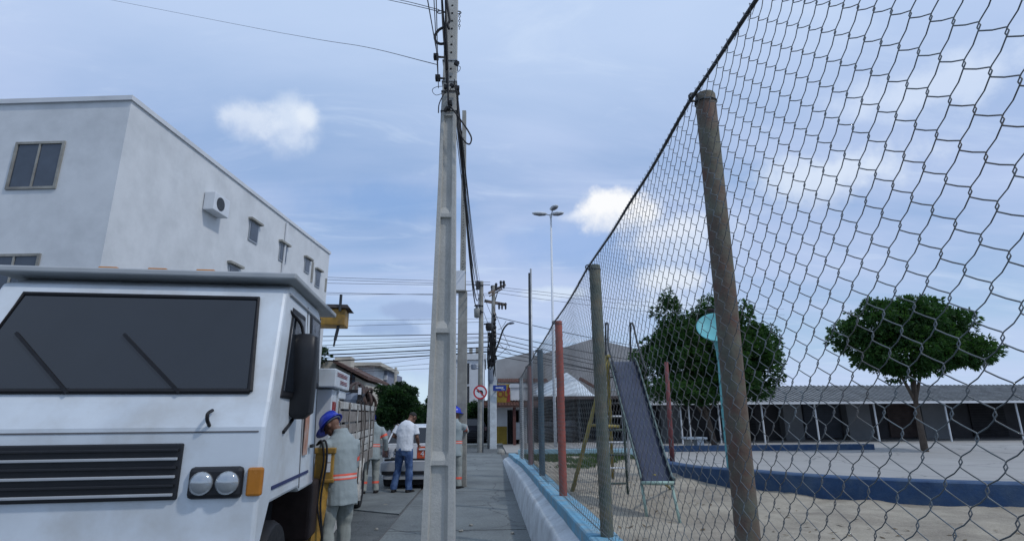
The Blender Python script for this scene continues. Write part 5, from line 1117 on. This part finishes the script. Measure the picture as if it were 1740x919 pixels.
    for s in (-1, 1):
        e, w = V(arms[s][0]), V(arms[s][1]); k = 1.0 if top == 'jacket' else .95
        sec = [(sh[s] - V((s * .05, 0, .03)), .06 * k, .07 * k), (sh[s] + V((s * .012, 0, -.035)), .072 * k, .08 * k), (sh[s].lerp(e, .5), .070 * k, .074 * k)]
        sec += [(e, .064, .066), (e.lerp(w, .5), .058, .06), (e.lerp(w, .96), .05, .052)] if top == 'jacket' else [(sh[s].lerp(e, .78), .075, .078)]
        m.loft(sec, (0, 1, 0), 14)
    gm = topm or uni; ga = remesh(m, vox, 'jacket' if top == 'jacket' else 'tee_shirt', gm, t, 4, .009 if top == 'jacket' else .009, .11)
    if top == 'jacket':
        m = MB(); m.loft([(ln(1.44), .088, .085), (ln(1.455), .092, .088), (ln(1.50), .075, .078)], n=16); m.build('collar', gm, ga, smooth=True)
        if stripes:
            up = V((0, lean, 1))
            for dz, w_, mm in ((-.03, .016, refl), (-.01, .022, reflw), (.012, .02, refl)): band(ga, ln(1.0 + dz), up, w_, 'reflective_tape', mm, ln(1.0), .245, .004)
            for s in (-1, 1):
                e, w = V(arms[s][0]), V(arms[s][1]); c = sh[s].lerp(e, .72); band(ga, c, e - sh[s], .05, 'sleeve_tape', refl, c, .10, .004)
            for s in (-1, 1):
                L_ = [V(q) for q in legs[s]]; c = L_[1].lerp(L_[2], .62); band(tr, c, L_[1] - L_[2], .045, 'trouser_tape', refl, c, .12, .004)
    if gloves:
        for s in (-1, 1):
            e, w = V(arms[s][0]), V(arms[s][1]); hd = (w - e).normalized(); band(body, w + hd * .08, hd, .22, 'glove', glove, w + hd * .09, .13, .003, t)
    if helmet:
        m = MB(); c = hc_ + hr @ V((0, -.005, .045)); 
        pr = [(.128, -.012), (.126, .0), (.118, .03), (.104, .065), (.075, .098), (.035, .115), (.004, .118)]; vs_ = MB(); vs_.lathe(pr, 24); m.add([c + hr @ V((p[0] * .92, p[1] * 1.1, p[2])) for p in vs_.v], vs_.f)
        hm = m.build('helmet', helm, t, smooth=True)
        m = MB(); pts = []
        for i in range(25):
            a = 2 * math.pi * i / 24; ext = .018 + .06 * max(0, math.sin(a)) ** 1.5; pts.append((a, ext))
        for (a, e) in pts[:-1]:
            for rr_, z in ((.0, -.004), (1., -.022 - .0), (1., -.028), (0., -.016)): q = V(((.117 + e * rr_) * math.cos(a), (.14 + e * rr_) * math.sin(a), z)); m.v.append(tuple(c + hr @ q))
        for k in range(24): a, b2 = k * 4, (k + 1) % 24 * 4; m.f += [(a + i, a + (i + 1) % 4, b2 + (i + 1) % 4, b2 + i) for i in range(4)]
        m.build('brim', helm, hm, smooth=True)
        m = MB(); m.tube([c + hr @ V((0, .13 * math.cos(a), .115 * math.sin(a) + .005)) for a in [.25 + i * .22 for i in range(13)]], .012, 6); m.build('crest', helm, hm, smooth=True)
        m = MB(); m.tube([c + hr @ V((.098 * math.cos(a), .118 * math.sin(a) - .005, -.028)) for a in [math.pi + i * math.pi / 10 for i in range(11)]], .009, 6); m.build('headband', greyb, hm, smooth=True)
    else:
        m = MB(); vs_ = MB()
        for i in range(9):
            for k in range(20):
                a = math.pi * (i / 8) * .62; bb = 2 * math.pi * k / 20; vs_.v.append((.0775 * math.sin(a) * math.cos(bb), .0985 * math.sin(a) * math.sin(bb), .101 * math.cos(a)))
        for i in range(8):
            for k in range(20):
                a0 = math.pi * (i / 8) * .62; bb = 2 * math.pi * (k + .5) / 20
                if math.sin(bb) > .45 and i > 3: continue
                if i < 3 and math.hypot(math.sin(a0) * math.cos(bb), math.sin(a0) * math.sin(bb) + .25) < .42: continue   # bald crown
                vs_.f.append((i * 20 + k, i * 20 + (k + 1) % 20, (i + 1) * 20 + (k + 1) % 20, (i + 1) * 20 + k))
        m.add([hc_ + hr @ (V((0, -.010, .022)) + V(p)) for p in vs_.v], vs_.f); hr_ = m.build('hair', hairm, t, smooth=True, fixn=False); q = hr_.modifiers.new('s', 'SOLIDIFY'); q.thickness = .008; q.offset = 1
    t.scale = (h / 1.72,) * 3
    return t
pw = at(580, 800, 6.48)
person('worker in blue helmet and grey uniform with orange tape, standing at the yellow outrigger', (pw.x, pw.y, 0), (-.80, .60), 1.69, .06, {-1: [(-.25, .06, 1.10), (-.17, .27, 1.02)], 1: [(.25, .10, 1.10), (.15, .32, 1.06)]}, {-1: [(-.1, 0, .88), (-.12, .03, .48), (-.13, -.02, .09)], 1: [(.1, 0, .88), (.12, .04, .48), (.13, .05, .09)]}, (.8, .25), 'jacket', None, True, vox=.009, hunch=.12)
pw = gp(684, 838); person('man in white tee shirt and blue jeans bending over the back of the car', (pw.x, pw.y + .02, 0), (.28, .96), 1.76, .10, {-1: [(-.27, .0, 1.14), (-.16, .24, 1.08)], 1: [(.25, .06, 1.12), (.20, .26, .98)]}, {-1: [(-.09, 0, .88), (-.15, .05, .48), (-.20, -.03, .09)], 1: [(.09, 0, .88), (.11, .03, .48), (.12, .02, .09)]}, (.85, -.35), 'tee', None, False, topm=tee, botm=jean, hunch=.4)
pw = gp(627, 839); person('worker in grey uniform half hidden by the tail of the truck', (pw.x, pw.y, 0), (-.25, .97), 1.70, .10, {-1: [(-.27, .05, 1.13), (-.22, .22, .95)], 1: [(.29, -.02, 1.13), (.32, .08, .88)]}, None, (.8, .4), 'jacket', None, True)
pw = gp(770, 831); person('worker in blue helmet and grey uniform gripping the slimmer concrete pole', (pw.x, pw.y, 0), (.35, .94), 1.76, .03, {-1: [(-.26, .16, 1.18), (-.12, .34, 1.30)], 1: [(.22, .18, 1.22), (.10, .30, 1.42)]}, None, (.1, -.2), 'jacket', None, True, gloves=True)

# small things on the ground
rd = random.Random(21)
for i, (x, yy) in enumerate(((655, 859), (783, 903), (800, 893), (871, 907), (640, 900), (700, 895))):
    p = gp(x, yy, .03 if x > 720 else 0.); s = MB(); s.sphere((0, 0, .012), (.03 + .02 * (i == 0), .022, .018), None, 7, 5); s.v = [(a * rd.uniform(.7, 1.3), b * rd.uniform(.7, 1.3), c * rd.uniform(.8, 1.3)) for a, b, c in s.v]
    o = s.build('pebble', concold); o.location = p; tag(o, 'small dark pebble lying on the pavement', 'pebble', 'pebbles on the ground')
p = gp(851, 772); s = MB(); s.lathe([(.16, 0), (.17, .1), (.12, .2), (.05, .22)], 9); o = s.build('rubble_stone', concold); o.location = p; tag(o, 'grey lump of stone at the far end of the low wall', 'stone')
